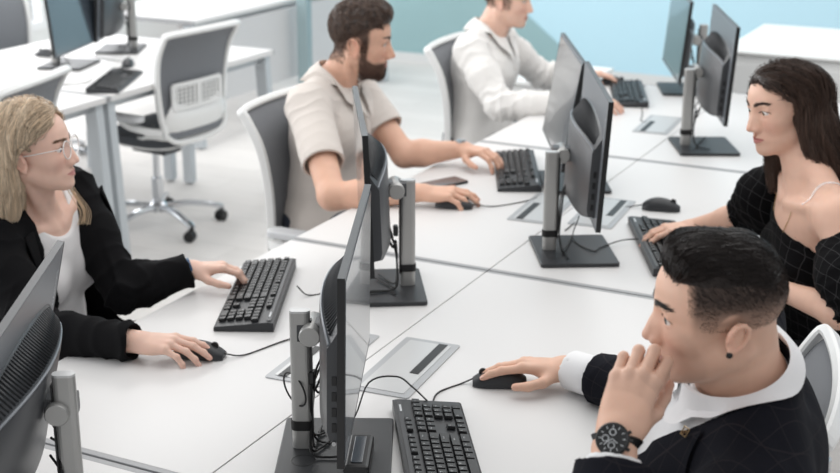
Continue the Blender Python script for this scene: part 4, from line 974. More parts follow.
        pts = np.array([v.co[:] for v in bm.verts]); fs = [tuple(v.index for v in f.verts) for f in bm.faces]; bm.verts.index_update(); fs = [tuple(v.index for v in f.verts) for f in bm.faces]; bm.free()
        W3 = np.stack([F.w(.22, a, z) for a, z, _ in pts])
        for _ in range(40): W3 = W3-F.F[None]*np.clip(jv.sample(W3)-.0055, -.01, .01)[:, None]*.8
        top = [tuple(p-b) for p in W3]; bot = [tuple(p-b-F.F*.003) for p in W3]; mb = MB(); mb.add(top, fs, 0, True); mb.add(bot, [f[::-1] for f in fs], 0, True); mb.build('lapel', M_suit, t)
        if y > 0:
            ds = np.arange(1.4, 2.3, .002); ray = np.array([at(686, 432, d) for d in ds]); k = np.argmax(jv.sample(ray) < .009); pw = ray[k]; pg = jv.grad(ray[k:k+1])[0]; pc = pw-b; rot = axrot(Vector(pg))
            pn = MB(); pn.tube([Vector(pc)+rot @ Vector(p)+Vector(pg)*.002 for p in ((-.006, -.006, 0), (.006, -.006, 0), (.006, .006, 0), (-.006, .006, 0))], .0011, 6, close=True); pn.tube([Vector(pc)+rot @ Vector(p)+Vector(pg)*.002 for p in ((-.002, -.006, 0), (-.002, .002, 0), (.002, .002, 0), (.002, -.002, 0))], .0009, 6); pn.build('lapel_pin', mat('brass pin', (178, 150, 110), .3, .9), t, label='small square brass lapel pin')
    # watch
    wc = WL-dL*.012; ax_ = HL.M[:, 2]; wn = nv(ax_-dL*np.dot(ax_, dL)); side = np.cross(dL, wn)
    w = MB(); ring = [Vector(wc-b)+Vector(wn)*math.cos(a)*.0235+Vector(side)*math.sin(a)*.0285 for a in np.linspace(0, 2*PI, 33)[:-1]]
    w.tube(ring, 1, close=True, prof=[(.0105, .0016), (-.0105, .0016), (-.0105, -.0016), (.0105, -.0016)])
    # orientation of flat profile follows dL
    wo = w.build('wristwatch', M_black, t, label='black wristwatch with chronograph dial'); rot = Matrix((Vector(dL), Vector(side), Vector(wn))).transposed(); cc = Vector(wc-b)+Vector(wn)*.0245
    d = MB(); d.lathe([(0, 0), (.0215, 0), (.0225, .003), (.0225, .008), (.0205, .010), (.0185, .009), (0, .0088)], cc, 36, rot=rot); d.build('watch_case', M_black, wo)
    d = MB()
    for k in range(12):
        a = k*PI/6; d.box(cc+rot @ Vector((math.cos(a)*.0160, math.sin(a)*.0160, .0095)), (.0038, .0009, .0005), rot=rot @ RZ(a))
    for a, l_ in ((2.2, .0095), (4.0, .0135)): d.box(cc+rot @ Vector((math.cos(a)*l_/2, math.sin(a)*l_/2, .0098)), (l_, .0010, .0004), rot=rot @ RZ(a))
    for a in (0, PI, -PI/2): d.lathe([(.0036, 0), (.0042, .0006), (.0048, 0)], cc+rot @ Vector((math.cos(a)*.0088, math.sin(a)*.0088, .0092)), 16, rot=rot)
    d.build('dial_marks', M_mark, wo, label='pale dial marks and hands')
    d = MB()
    for a in (-.5, 0, .5): d.lathe([(0, 0), (.0024, 0), (.0024, .004), (0, .004)], cc+rot @ Vector((math.cos(a+PI/2)*.0225, math.sin(a+PI/2)*.0225, .005)), 10, rot=rot @ RZ(a+PI/2) @ Matrix.Rotation(R(90), 3, 'Y'))
    d.build('watch_crown', M_black, wo)
    # earring
    e = MB(); ep = H.w((-.004, .0815, -.034))-b; e.lathe([(0, -.003), (.0042, -.003), (.0046, 0), (.003, .0012), (0, .0012)], tuple(ep), 14, rot=axrot(Vector(H.R@np.array((0, 1, 0))))); e.build('ear_stud', M_black, t, label='black round ear stud')
    legs(pants((34, 35, 42)), t, b, F, (-1, .0, 0))
    return t
SUIT = suit_man()
# ================================================================== shared: shirts, long hair
def long_hair(name, t, b, H, prims, lo, hi, h, rootmask, flow, n, length, colf, base_col, seed=1, rad=.0005, lift=.0, jit=.006, step=.012, follow=.45, grav=.0, extra=None, label=None, wav=.0035):
    v = Vol(lo, hi, h); v.run(prims); g = np.stack(np.meshgrid(*[v.lo[i]+h*np.arange(v.n[i]) for i in range(3)], indexing='ij'), -1).reshape(-1, 3); g = H.l(g); g[:, 2] *= .22; g[:, 0] += .10*np.sin(g[:, 2]*150)*.12
    v.D += (wav*noise3(g, .021, seed+7)).reshape(v.D.shape).astype(np.float32); V, Fc = v.mesh(); N = vnormals(V, Fc)
    V = V-N*.0015; o = link(to_mesh(name, V, Fc, M_hair, b, col=np.tile(np.array(base_col), (len(V), 1))*(1+.12*noise3(V, .02, 3)[:, None])), name, t)
    rt = pick(V, rootmask(H.l(V)), n, seed); s_ = strands(v, rt, flow, length, step, rad, b, t, 'hair_strands', colf, lift=lift, jit=jit, seed=seed, follow=follow, grav=grav); s_['kind'] = 'stuff'
    return v
def brows(vh, hv, H, t, b, colf, n=220, r=.00028):
    q = H.l(hv)
    for sg in (1, -1):
        tt = (sg*q[:, 1]-.010)/.036; cz = .0165+.0062*np.sin(np.clip(tt, 0, 1)*2.2); m = (tt > 0) & (tt < 1.08) & (q[:, 0] > .04) & (np.abs(q[:, 2]-cz) < .0034*(1-.5*tt))
        if m.sum() > 3: strands(vh, pick(hv, m, n, 7), lambda Pp, sg=sg: np.tile(H.R@np.array((-.3, sg*1., .25)), (len(Pp), 1)), lambda p: .007+0*p[:, 0], .003, r, b, t, 'eyebrow', colf, lift=.0, jit=.001, seed=8)['kind'] = 'stuff'
M_jblk = mat('black blazer cloth', (15, 15, 17), .9, bump=(600, .3), spec=.15)
M_tee = mat('white knit top', (232, 230, 230), .85, bump=(400, .2))
def blonde():
    H = Head((-.834, -.702, 1.119), 23, -8, 1, .905, fem=True, jaw=.90, nose=.90, slit=.0048, gaze=(-4, 20), lips=.98)
    P = (-.95, -.62, .53); N = (-.880, -.668, .990)
    F = Fig(P, N, (-.08, .99, 0), .90, fem=True, sh=.150)
    t, b = person(P, 'blonde woman with clear glasses, black blazer over a white top')
    SL, SR = F.SL, F.SR; ER = np.array((-.70, -.90, .765)); WR = np.array((-.436, -.872, .782)); EL = np.array((-.705, -.58, .757)); WL = np.array((-.592, -.462, .792))
    HR = Hand(WR, (.955, .28, .02), (.05, -.15, 1), 1, .90, curl=[(12, 14, 10), (16, 18, 12), (20, 26, 14), (26, 32, 18)], spread=(3, 0, -3, -8), thumb=[(.62, .62, -.36), (.88, .36, -.25), (.97, .05, -.15)])
    HL = Hand(WL, (.80, .58, .04), (-.05, .05, 1), -1, .90, curl=[(22, 34, 22), (28, 36, 22), (26, 34, 20), (22, 30, 18)], spread=(6, 1, -4, -9), thumb=[(.66, .60, -.40), (.88, .38, -.30), (.95, .15, -.25)])
    NR = .046
    pr = F.torso()+F.neck(H, r=NR)+arm_prims(SL, EL, WL, .86, ru=.048)+arm_prims(SR, ER, WR, .86, ru=.048)+H.prims()+HL.prims()+HR.prims()
    skin = (230, 192, 174)
    body, hv, vh = body_mesh(t, b, pr, H, [(WL, EL), (WR, ER)], skin, dict(lipc=(196, 128, 126), brow=((142, 112, 88), .5), flush=.6), hh=.0024, hw=.0022, neckcut=(F.w(.01, 0, F.len+.004), F.U), box=(np.array((-1.3, -1.15, .40)), np.array((-.35, -.2, 1.05))), extra_tint=knuckle_tint([HL, HR]))
    for sg in (1, -1): eye_part(H, t, b, sg, ('blue grey', (96, 120, 138)))
    col = lambda r, rr: np.array(lin((232, 211, 184)))*(.55+.75*rr.rand(len(r)))[:, None]*(1+.28*noise3(r, .016, 2))[:, None]
    brows(vh, hv, H, t, b, lambda r, rr: np.tile(np.array(lin((128, 100, 78))), (len(r), 1)))
    E, C, w = H.E, H.C, H.w
    hp = [E(.02, (-.008, 0, .044), (.100, .087, .093))]
    for y in (1, -1):
        hp += [C(.03, (-.034, y*.060, .05), (-.056, y*.068, -.06), .026, .028), C(.03, (-.056, y*.067, -.05), (-.070, y*.080, -.12), .030, .026), C(.02, (-.070, y*.080, -.115), (-.074, y*.090, -.165), .026, .010)]
    hp += [C(.03, (-.070, 0, .02), (-.090, 0, -.14), .050, .040), C(.03, (-.088, .03, -.1), (-.10, .05, -.17), .036, .018), C(.03, (-.088, -.03, -.1), (-.10, -.05, -.17), .036, .018)]
    # open the face: front of a slanted plane, between the parted curtains
    def face(X):
        q = H.l(X); ay = np.abs(q[..., 1]); front = q[..., 0]-(-.030+.046*np.clip((q[..., 2]+.02)/.08, 0, 1)+.018*np.clip((q[..., 2]-.05)/.03, 0, 1)); top = .082-.55*np.maximum(0, ay-.012)-q[..., 2]
        return -np.minimum(front, np.minimum(top, .5))
    hp += [('sub', .006, 'f', H.c-.2, H.c+.2, face)]
    def flow(Pp):
        q = H.l(Pp); sg = np.sign(q[:, 1]+1e-4); top = fade(q[:, 2], .03, .10); d = np.stack([-.22*top-.12-.5*fade(q[:, 0], .02, .06), sg*(.9*top+.06), -.35*top-1.0*(1-top)+.0*q[:, 0]], 1); return d@H.R.T
    hair = long_hair('hair', t, b, H, hp, H.c-np.array((.22, .22, .30)), H.c+.18, .004, lambda q: q[:, 2] > -.10, flow, 8500, lambda p: .16+.06*fade(H.l(p)[:, 2], .0, .1), col, lin((170, 147, 122)), seed=3, rad=.00042, jit=.006, grav=.15)
    # loose lock falling over the shoulder
    lk = MB()
    for j in range(14):
        rr = random.Random(j); o = np.array((rr.uniform(-.004, .004), rr.uniform(-.004, .004), 0)); pts = [w((.012, -.060*0+.072, -.02)), w((.030, .082, -.10)), w((.040, .090, -.15)), w((.060, .088, -.20)), w((.050, .075+.004*j/3, -.235))]
        lk.tube(bez([Vector(p-b+o*(1+i*.6)) for i, p in enumerate(pts)], 5), .0008, 4)
    me = lk.build('hair_lock', mat('blond hair', (216, 192, 160), .4), t)
    # glasses
    g = MB()
    for y in (1, -1):
        c = np.array((.0965, y*.033, -.004)); pts = []
        for a in np.linspace(0, 2*PI, 25)[:-1]:
            pts.append(Vector(w(c+np.array((-.004*math.cos(a)*y*math.cos(a) if 0 else -.10*(abs(y*.033+.024*math.cos(a))-.03)**1*.12, .0265*math.cos(a)*(1+.04*math.sin(a)), .0225*math.sin(a))))-b))
        g.tube(pts, .0013, 6, close=True)
    g.tube([Vector(w(p)-b) for p in ((.0975, -.009, .002), (.099, 0, .005), (.0975, .009, .002))], .0013, 6)
    for y in (1, -1): g.tube(bez([Vector(w(p)-b) for p in ((.094, y*.058, .006), (.080, y*.069, .006), (.02, y*.0765, .003), (-.010, y*.0785, .001), (-.030, y*.079, -.014))], 4), .0012, 6)
    go = g.build('glasses', mat('clear acetate', (226, 222, 220), .12, spec=.8), t, label='clear framed glasses')
    ln = MB()
    for y in (1, -1):
        c = np.array((.0962, y*.033, -.004)); ln.add([tuple(w(c+np.array((0, .0255*math.cos(a), .0215*math.sin(a))))-b) for a in np.linspace(0, 2*PI, 25)[:-1]], [tuple(range(24))])
    ml = mat('lens', (250, 252, 255), .02, alpha=.10); ln.build('lenses', ml, go)
    lo, hi = np.array((-1.3, -1.2, .42)), np.array((-.35, -.2, 1.1))
    NB = F.w(-.002, 0, F.len-.035); C0 = NB+F.U*.02
    # white top: low round neck
    tee = F.torso(.006)
    tee += [('sub', .004, 'c', F.w(.01, 0, F.len-.03), F.w(.03, 0, F.len+.1), .072, .10), ('sub', .006, 'e', F.w(.095, 0, F.len-.02), (.07, .062, .055), F.M)]
    garment('white_top', tee, lo, hi, .005, b, M_tee, t, amp=.003, seed=6, segs=[(F.P, F.N, .6, .1, 1.)], lam=.05, label='white knit top')
    jk = F.torso(.017, k=.06)
    jk += [('add', .05, 'c', F.w(.04, .12, .0), F.w(.06, .13, .24), .070, .060), ('add', .05, 'c', F.w(.06, .10, .02), F.w(.20, .13, .06), .065, .06), ('add', .05, 'c', F.w(.04, -.12, .0), F.w(.05, -.13, .2), .065, .055)]
    def vcut(X): q = F.l(X); s_ = q[..., 2]; wd = .082+.02*np.sin(np.clip(s_/F.len, 0, 1)*3.1); return np.maximum(np.abs(q[..., 1]-.040)-wd-.030, -(q[..., 0]-.01))
    jk += [('sub', .004, 'f', lo, hi, vcut), ('sub', .006, 'c', F.w(-.0, 0, F.len-.03), F.w(.02, 0, F.len+.12), .062, .080)]
    jk += arm_prims(SL, EL, WL, .86, .016, .014, ru=.052)+arm_prims(SR, ER, WR, .86, .016, .014, ru=.052)
    for W_, E_ in ((WR, ER), (WL, EL)):
        d_ = nv(W_-E_); jk += [('add', .01, 'c', W_-d_*.10, W_-d_*.0, .040, .040), ('sub', .002, 'c', W_-d_*.05, W_+d_*.05, .033, .034), cuff_cut(W_, d_, .006)]
    segs = [(SL, EL, .8, 1.2, 1.3), (EL, WL, 1.2, .8, 1.2), (SR, ER, .8, 1.2, 1.3), (ER, WR, 1.2, .8, 1.2), (F.P, F.N, .5, .2, .7)]
    jo, jv = garment('blazer', jk, lo, hi, .0048, b, M_jblk, t, segs=segs, amp=.0048, seed=11, lam=.05, label='black blazer')
    # lapel edges rolled along the opening
    for y in (1, -1):
        pts = []
        for z in np.linspace(.10, F.len-.03, 9): pts.append(F.w(.20, y*(.112+.034*y+.02*math.sin(z/F.len*3.1)+.012*(z > .3)), z))
        pts = np.array(pts)
        for _ in range(40): pts = pts-F.F[None]*np.clip(jv.sample(pts)-.002, -.01, .01)[:, None]*.8
        rows = []
        wd = np.interp(np.arange(9), [0, 4, 7, 8], [.012, .035, .05, .03])
        for off in (0, .5, 1.):
            q = pts+F.Lt*y*(off*wd)[:, None]
            for _ in range(15): q = q-F.F[None]*np.clip(jv.sample(q)-.005, -.01, .01)[:, None]*.8
            rows.append([tuple(p-b) for p in q])
        m = MB(); m.grid(rows); o = m.build('lapel', M_jblk, t); md = o.modifiers.new('s', 'SOLIDIFY'); md.thickness = .004
    bd = MB(); wc = WL-nv(WL-EL)*.001; dl = Vector(nv(WL-EL)); bd.lathe([(.0285, -.004), (.030, -.004), (.030, .004), (.0285, .004), (.0285, -.004)], tuple(wc-b), 24, rot=axrot(dl)); bd.build('wrist_band', mat('blue band', (58, 92, 128), .4), t, label='thin blue wrist band')
    legs(pants((40, 42, 50)), t, b, F, (1, .2, 0))
    return t
BLONDE = blonde()
# ================================================================== men in light shirts
M_polo = mat('beige pique polo', (216, 208, 201), .85, bump=(450, .25), sheen=.1)
M_wshirt = mat('off white shirt', (232, 230, 227), .8, bump=(420, .2), sheen=.1)
def man(H, P, N, lat, arms, hands, skin, iris, shirtmat, sleeve, label, tk, hh, hw, hb, nr=.054, shirtname='polo_shirt', amp=.004, hairf=None, legcol=(60, 66, 80), seed=1, sc=1.0, sh=.175, pk=None, box=None):
    F = Fig(P, N, lat, sc, sh=sh); t, b = person(P, label); SL, SR = F.SL, F.SR; EL, WL, ER, WR = [np.array(a, float) for a in arms]; HL, HR = hands
    pr = F.torso()+F.neck(H, r=nr)+arm_prims(SL, EL, WL, sc, ru=.052)+arm_prims(SR, ER, WR, sc, ru=.052)+H.prims()+HL.prims()+HR.prims()
    lo, hi = box
    body, hv, vh = body_mesh(t, b, pr, H, [(WL, EL), (WR, ER)], skin, tk, hb=hb, hh=hh, hw=hw, neckcut=(F.w(.01, 0, F.len+.004), F.U), box=box, extra_tint=knuckle_tint([HL, HR]))
    for sg in (1, -1): eye_part(H, t, b, sg, iris)
    NA = H.w((-.030, 0, -.045)); NB = F.w(-.002, 0, F.len-.035); nax = nv(nv(NA-NB)*.6+F.U*.4+F.F*.18); C0 = NB+nax*.022; ncut = nv(F.U+nax*.35)
    g = F.torso(.011, k=.06)+[('add', .05, 'e', F.w(.03, 0, .02), np.array((.135, .180, .13)), F.M)]+F.neck(H, .006, r=nr)
    g += [('sub', .0, 'f', C0-.2, C0+.25, lambda X: np.maximum(-((X-C0)@ncut-.012), np.linalg.norm((X-C0)-((X-C0)@ncut)[..., None]*ncut, axis=-1)-.080))]
    segs = [(SL, EL, .9, 1., 1.), (EL, WL, 1., .6, 1.), (SR, ER, .9, 1., 1.), (ER, WR, 1., .6, 1.), (F.P, F.N, .8, .2, 1.)]
    if sleeve == 'short':
        for S_, E_ in ((SL, EL), (SR, ER)):
            e = S_+(E_-S_)*.66; d = nv(E_-S_); g += [('add', .04, 'c', S_, e+d*.02, .068*sc, .068*sc), ('sub', .002, 'c', e-d*.02, e+d*.09, .057*sc, .057*sc), cuff_cut(e, d, -.0, rad=.09, ln=.09)]
    else:
        g += arm_prims(SL, EL, WL, sc, .014, .013, ru=.054)+arm_prims(SR, ER, WR, sc, .014, .013, ru=.054)
        for W_, E_ in ((WL, EL), (WR, ER)):
            d = nv(W_-E_); g += [('add', .006, 'c', W_-d*.07, W_-d*.005, .039, .037), ('sub', .002, 'c', W_-d*.04, W_+d*.05, .0325, .0325), cuff_cut(W_, d, .006)]
    so, sv = garment(shirtname, g, lo, hi, hb*.8, b, shirtmat, t, segs=segs, amp=amp, seed=seed, lam=.045)
    cv = Vol(C0-.16, C0+.16, .005); cv.run(pr+F.torso(.011)+F.neck(H, .006, r=nr))
    collar_band(t, b, C0+F.F*.006, nax, F.F, nr*sc+.011, .07, .034, .050, shirtmat, gap=12, drop=.034, tip=.030, out=.022, vol=cv)
    # placket with buttons
    rows = []; zs = np.linspace(F.len-.06, F.len-.26 if sleeve == 'short' else .04, 12)
    for y in (-.016, 0, .016):
        q = np.array([F.w(.22, y, z) for z in zs])
        for _ in range(40): q = q-F.F[None]*np.clip(sv.sample(q)-.003, -.01, .01)[:, None]*.8
        rows.append([tuple(p-b) for p in q])
    m = MB(); m.grid(rows); pl = m.build('placket', shirtmat, t); md = pl.modifiers.new('s', 'SOLIDIFY'); md.thickness = .002
    for k in (2, 5, 8) if sleeve != 'short' else (2, 6): p = rows[1][k]; MB().lathe([(0, .0), (.0055, 0), (.0055, .002), (0, .0024)], tuple(np.array(p)+F.F*.001), 12, rot=axrot(Vector(F.F))).build('button', mat('pale button', (222, 216, 206), .3), pl)
    if hairf: hairf(H, t, b, hv, vh)
    legs(pants(legcol), t, b, F, tuple(F.F*np.array((1, 1, 0))))
    return t, b, F
def short_hair(cbase, cstr, ell, n, L_, rad, curl, cut, sidemask, seed, sidelen=.012):
    def f(H, t, b, hv, vh):
        E = H.E; v = Vol(H.c-.17, H.c+.17, .0035); v.run([E(k, c, r) for k, c, r in ell]+[('sub', .006, 'f', H.c-.2, H.c+.2, lambda X: (lambda q: cut(q[..., 0], q[..., 1], q[..., 2]))(H.l(X)))])
        V, Fc = v.mesh(); N = vnormals(V, Fc); V = V+N*(curl*.5*noise3(V, .022, seed))[:, None]
        link(to_mesh('hair', V, Fc, M_hair, b, col=np.tile(np.array(lin(cbase)), (len(V), 1))), 'hair', t)
        def flow(Pp): q = H.l(Pp); d = np.stack([.6-.4*fade(q[:, 2], .0, .08)+curl*90*np.sin(q[:, 1]*170+q[:, 2]*90), curl*110*np.sin(q[:, 0]*190+q[:, 2]*60), -.7*(1-fade(q[:, 2], .02, .1))+curl*90*np.sin(q[:, 0]*150)], 1); return d@H.R.T
        colf = lambda r, rr: np.array(lin(cstr))*(.55+.8*rr.rand(len(r)))[:, None]
        q = H.l(V); strands(v, pick(V, np.ones(len(V), bool), n, seed), flow, lambda p: L_+0*p[:, 0], .005, rad, b, t, 'hair_strands', colf, lift=.0, jit=.005, seed=seed)['kind'] = 'stuff'
        q = H.l(hv); m = sidemask(q[:, 0], q[:, 1], q[:, 2])
        if m.sum() > 10: strands(vh, pick(hv, m, n//2, seed+1), lambda Pp: np.tile(H.R@np.array((.2, 0, -1.)), (len(Pp), 1)), lambda p: sidelen+0*p[:, 0], .004, rad, b, t, 'clipped_hair', colf, lift=.0, jit=.002, seed=seed+2)['kind'] = 'stuff'
        brows(vh, hv, H, t, b, colf, n=160, r=.0004)
    return f
# bearded man in the beige polo
def bearded():
    H = Head((-.790, .765, 1.158), 25, 5, 2, 1.03, nose=1.12, slit=.0040, gaze=(0, 18), ears=1.0)
    P = (-.93, .74, .53); N = (-.875, .735, 1.025)
    ER = (-.655, .335, .765); WR = (-.405, .438, .782); EL = (-.60, .800, .80); WL = (-.495, .925, .795)
    EL = (-.67, .84, .775)
    HR = Hand(WR, (.93, .34, .02), (.05, -.15, 1), 1, 1.0, curl=[(14, 16, 12), (18, 22, 14), (24, 30, 18), (28, 36, 22)], spread=(3, 0, -3, -8), thumb=[(.62, .62, -.36), (.88, .36, -.25), (.97, .05, -.15)])
    HL = Hand(WL, (.96, -.22, .05), (-.05, .05, 1), -1, 1.0, curl=[(24, 34, 20), (24, 30, 18), (22, 26, 16), (18, 24, 14)], spread=(4, 0, -4, -8), thumb=[(.66, .60, -.40), (.88, .38, -.30), (.95, .15, -.25)])
    def scalp(x, y, z): return .9*np.maximum(fade(.040-x, 0, .02)*fade(z+.045*fade(-.03-x, 0, .03), -.02, .02), fade(z, .060, .07))*(1-fade(np.abs(y), .071, .075)*fade(1.2-((x+.012)/.024)**2-((z+.012)/.034)**2, 0, .3)), (62, 48, 42)
    def beard(x, y, z):
        ay = np.abs(y); top = -.058+.55*np.maximum(0, .048-x); m = fade(top-z, -.004, .008)*fade(x, -.004, .010); m = m*(1-fade(x, .060, .075)*fade(z, -.056, -.050)*0); m = m*np.where((x > .070) & (z > -.058), .75*(ay < .03), 1); m *= fade(z, -.150, -.125)
        st = fade(.015-np.abs(x-.017), 0, .008)*fade(.03-z, 0, .02)*fade(z, -.06, -.05)*(ay > .05); return np.maximum(m, st*.8)*.72, (66, 50, 44)
    tk = dict(lipc=(178, 112, 104), brow=((52, 38, 32), .85), scalp=scalp, beard=beard, flush=.9)
    ell = [(.02, (-.008, 0, .050), (.092, .082, .078)), (.02, (.040, 0, .088), (.046, .056, .032)), (.02, (-.052, 0, .034), (.040, .062, .054)), (.02, (.02, .0, .100), (.055, .060, .030)), (.02, (.064, 0, .090), (.024, .044, .022))]
    cut = lambda x, y, z: z-(.052-.62*np.clip(.022-x, 0, .16)-.0*x)
    sm = lambda x, y, z: (x < .030) & (z > -.025-.04*(x < -.04)) & (z < .06) & ~((np.abs(y) > .069) & (np.abs(x+.012) < .024) & (z < .026))
    hf = short_hair((52, 42, 37), (108, 90, 80), ell, 5200, .030, .0006, .0055, cut, sm, 21, .007)
    def hair(H, t, b, hv, vh):
        hf(H, t, b, hv, vh); q = H.l(hv); m, _ = beard(q[:, 0], q[:, 1], q[:, 2])
        lipz = (q[:, 0] > .074) & (np.abs(q[:, 1]) < .022) & (q[:, 2] > -.079) & (q[:, 2] < -.0615)
        cf = lambda r, rr: np.array(lin((84, 62, 54)))*(.5+.9*rr.rand(len(r)))[:, None]
        strands(vh, pick(hv, (m > .5) & ~lipz, 3600, 31), lambda Pp: np.tile(H.R@np.array((.15, 0, -1.)), (len(Pp), 1)), lambda p: .006+.008*fade(-.085-H.l(p)[:, 2], 0, .02), .003, .00042, b, t, 'beard', cf, lift=.001, jit=.003, seed=32, endlift=.5)['kind'] = 'stuff'
    t, b, F = man(H, P, N, (-.12, .99, 0), (EL, WL, ER, WR), (HL, HR), (223, 178, 154), ('brown', (84, 62, 48)), M_polo, 'short', 'bearded man in a beige polo shirt with a wristwatch, right hand on a mouse', tk, .003, .0028, .0046, hairf=hair, seed=5, amp=.0035, box=(np.array((-1.25, .2, .42)), np.array((-.25, 1.3, 1.12))))
    wl = nv(np.array(WL)-np.array(EL)); Z = nv(HL.M[:, 2]-wl*np.dot(HL.M[:, 2], wl)); sd = np.cross(wl, Z); wc = np.array(WL)-wl*.006-b
    w = MB(); w.tube([Vector(wc)+Vector(Z)*math.cos(a)*.0235+Vector(sd)*math.sin(a)*.0275 for a in np.linspace(0, 2*PI, 29)[:-1]], 1, close=True, prof=[(.0016, .0085), (-.0016, .0085), (-.0016, -.0085), (.0016, -.0085)])
    wo = w.build('wristwatch', M_alu, t, label='steel wristwatch'); rot = Matrix((Vector(wl), Vector(sd), Vector(Z))).transposed()
    MB().lathe([(0, 0), (.0175, 0), (.0185, .003), (.0175, .008), (0, .008)], Vector(wc)+Vector(Z)*.0240, 24, rot=rot).build('watch_case', M_chrome, wo)
    v = Vol(F.w(.1, .08, .40)-.09, F.w(.1, .08, .40)+.09, .005); v.run(F.torso(.011, k=.06)); q = np.array([F.w(.2, .085, .385)]); 
    for _ in range(50): q = q-F.F[None]*np.clip(v.sample(q)-.003, -.01, .01)[:, None]*.8
    m = MB(); m.box((0, 0, 0), (.002, .004, .016)); m.box((0, .003, .005), (.002, .008, .004)); m.box((0, -.004, -.003), (.002, .006, .003)); m.build('chest_emblem', M_dark, t, tuple(q[0]-b), (0, 0, math.atan2(F.F[1], F.F[0])), label='small dark embroidered chest emblem')
    return t
BEARD = bearded()
def white_shirt_man():
    H = Head((-.818, 2.045, 1.135), 11, 3, 0, 1.0, nose=1.0, slit=.0042, gaze=(0, 15), ears=.88)
    P = (-.93, 2.00, .53); N = (-.885, 2.000, 1.00)
    ER = (-.70, 1.72, .765); WR = (-.42, 1.86, .785); EL = (-.76, 2.32, .775); WL = (-.625, 2.405, .785)
    HR = Hand(WR, (.90, .40, .02), (.05, -.15, 1), 1, 1.0); HL = Hand(WL, (.95, .30, .02), (-.05, .05, 1), -1, 1.0, curl=[(14, 16, 12), (18, 22, 14), (22, 26, 16), (26, 30, 18)])
    def scalp(x, y, z): return .85*np.maximum(fade(.040-x, 0, .02)*fade(z, -.035, .02), fade(z, .055, .065))*(1-fade(np.abs(y), .071, .075)*fade(1.2-((x+.012)/.024)**2-((z+.012)/.034)**2, 0, .3)), (92, 78, 70)
    tk = dict(lipc=(190, 124, 114), brow=((92, 72, 60), .8), scalp=scalp, flush=.8)
    ell = [(.02, (-.008, 0, .050), (.088, .078, .074)), (.02, (.040, 0, .084), (.046, .056, .032)), (.02, (-.056, 0, .03), (.040, .060, .06))]
    cut = lambda x, y, z: z-(.052-.62*np.clip(.022-x, 0, .16))
    sm = lambda x, y, z: (x < .030) & (z > -.03) & (z < .06) & ~((np.abs(y) > .069) & (np.abs(x+.012) < .024) & (z < .026))
    hf = short_hair((66, 54, 48), (108, 90, 80), ell, 1800, .025, .0008, .002, cut, sm, 41)
    return man(H, P, N, (-.10, .99, 0), (EL, WL, ER, WR), (HL, HR), (230, 190, 170), ('grey', (100, 104, 104)), M_wshirt, 'long', 'young man in a white long sleeved shirt by the blue wall, cut at the forehead', tk, .004, .004, .008, hairf=hf, seed=8, amp=.006, shirtname='shirt', box=(np.array((-1.25, 1.4, .42)), np.array((-.25, 2.7, 1.12))))
WHITE = white_shirt_man()
# ================================================================== long-haired woman in the black off-shoulder blouse
def grid_cloth():
    m = bpy.data.materials.new('black cloth with fine check'); m.use_nodes = True; nt = m.node_tree; b = nt.nodes['Principled BSDF']; N = nt.nodes.new; l = nt.links.new
    tc = N('ShaderNodeTexCoord'); nz = N('ShaderNodeTexNoise'); nz.inputs['Scale'].default_value = 6; l(tc.outputs['Object'], nz.inputs['Vector'])
    vm = N('ShaderNodeVectorMath'); vm.operation = 'SCALE'; vm.inputs['Scale'].default_value = .05; l(nz.outputs['Color'], vm.inputs[0]); va = N('ShaderNodeVectorMath'); l(tc.outputs['Object'], va.inputs[0]); l(vm.outputs[0], va.inputs[1])
    mp = N('ShaderNodeMapping'); mp.inputs['Rotation'].default_value = (R(12), R(-18), R(40)); l(va.outputs[0], mp.inputs[0]); sp = N('ShaderNodeSeparateXYZ'); l(mp.outputs[0], sp.inputs[0]); acc = None
    for ch, per in (('X', .030), ('Z', .030)):
        a = N('ShaderNodeMath'); a.operation = 'PINGPONG'; a.inputs[1].default_value = per/2; l(sp.outputs[ch], a.inputs[0]); c = N('ShaderNodeMapRange'); c.inputs['From Min'].default_value = .0011; c.inputs['From Max'].default_value = .0004; c.clamp = True; l(a.outputs[0], c.inputs['Value'])
        if acc is None: acc = c.outputs[0]
        else: x = N('ShaderNodeMath'); x.operation = 'MAXIMUM'; l(acc, x.inputs[0]); l(c.outputs[0], x.inputs[1]); acc = x.outputs[0]
    x = N('ShaderNodeMath'); x.operation = 'MULTIPLY'; x.inputs[1].default_value = .11; l(acc, x.inputs[0])
    mx = N('ShaderNodeMix'); mx.data_type = 'RGBA'; mx.inputs['A'].default_value = (*lin((11, 11, 13)), 1); mx.inputs['B'].default_value = (*lin((150, 148, 150)), 1); l(x.outputs[0], mx.inputs['Factor']); l(mx.outputs['Result'], b.inputs['Base Color']); b.inputs['Roughness'].default_value = .9; b.inputs['Specular IOR Level'].default_value = .15; return m
M_grid = grid_cloth()
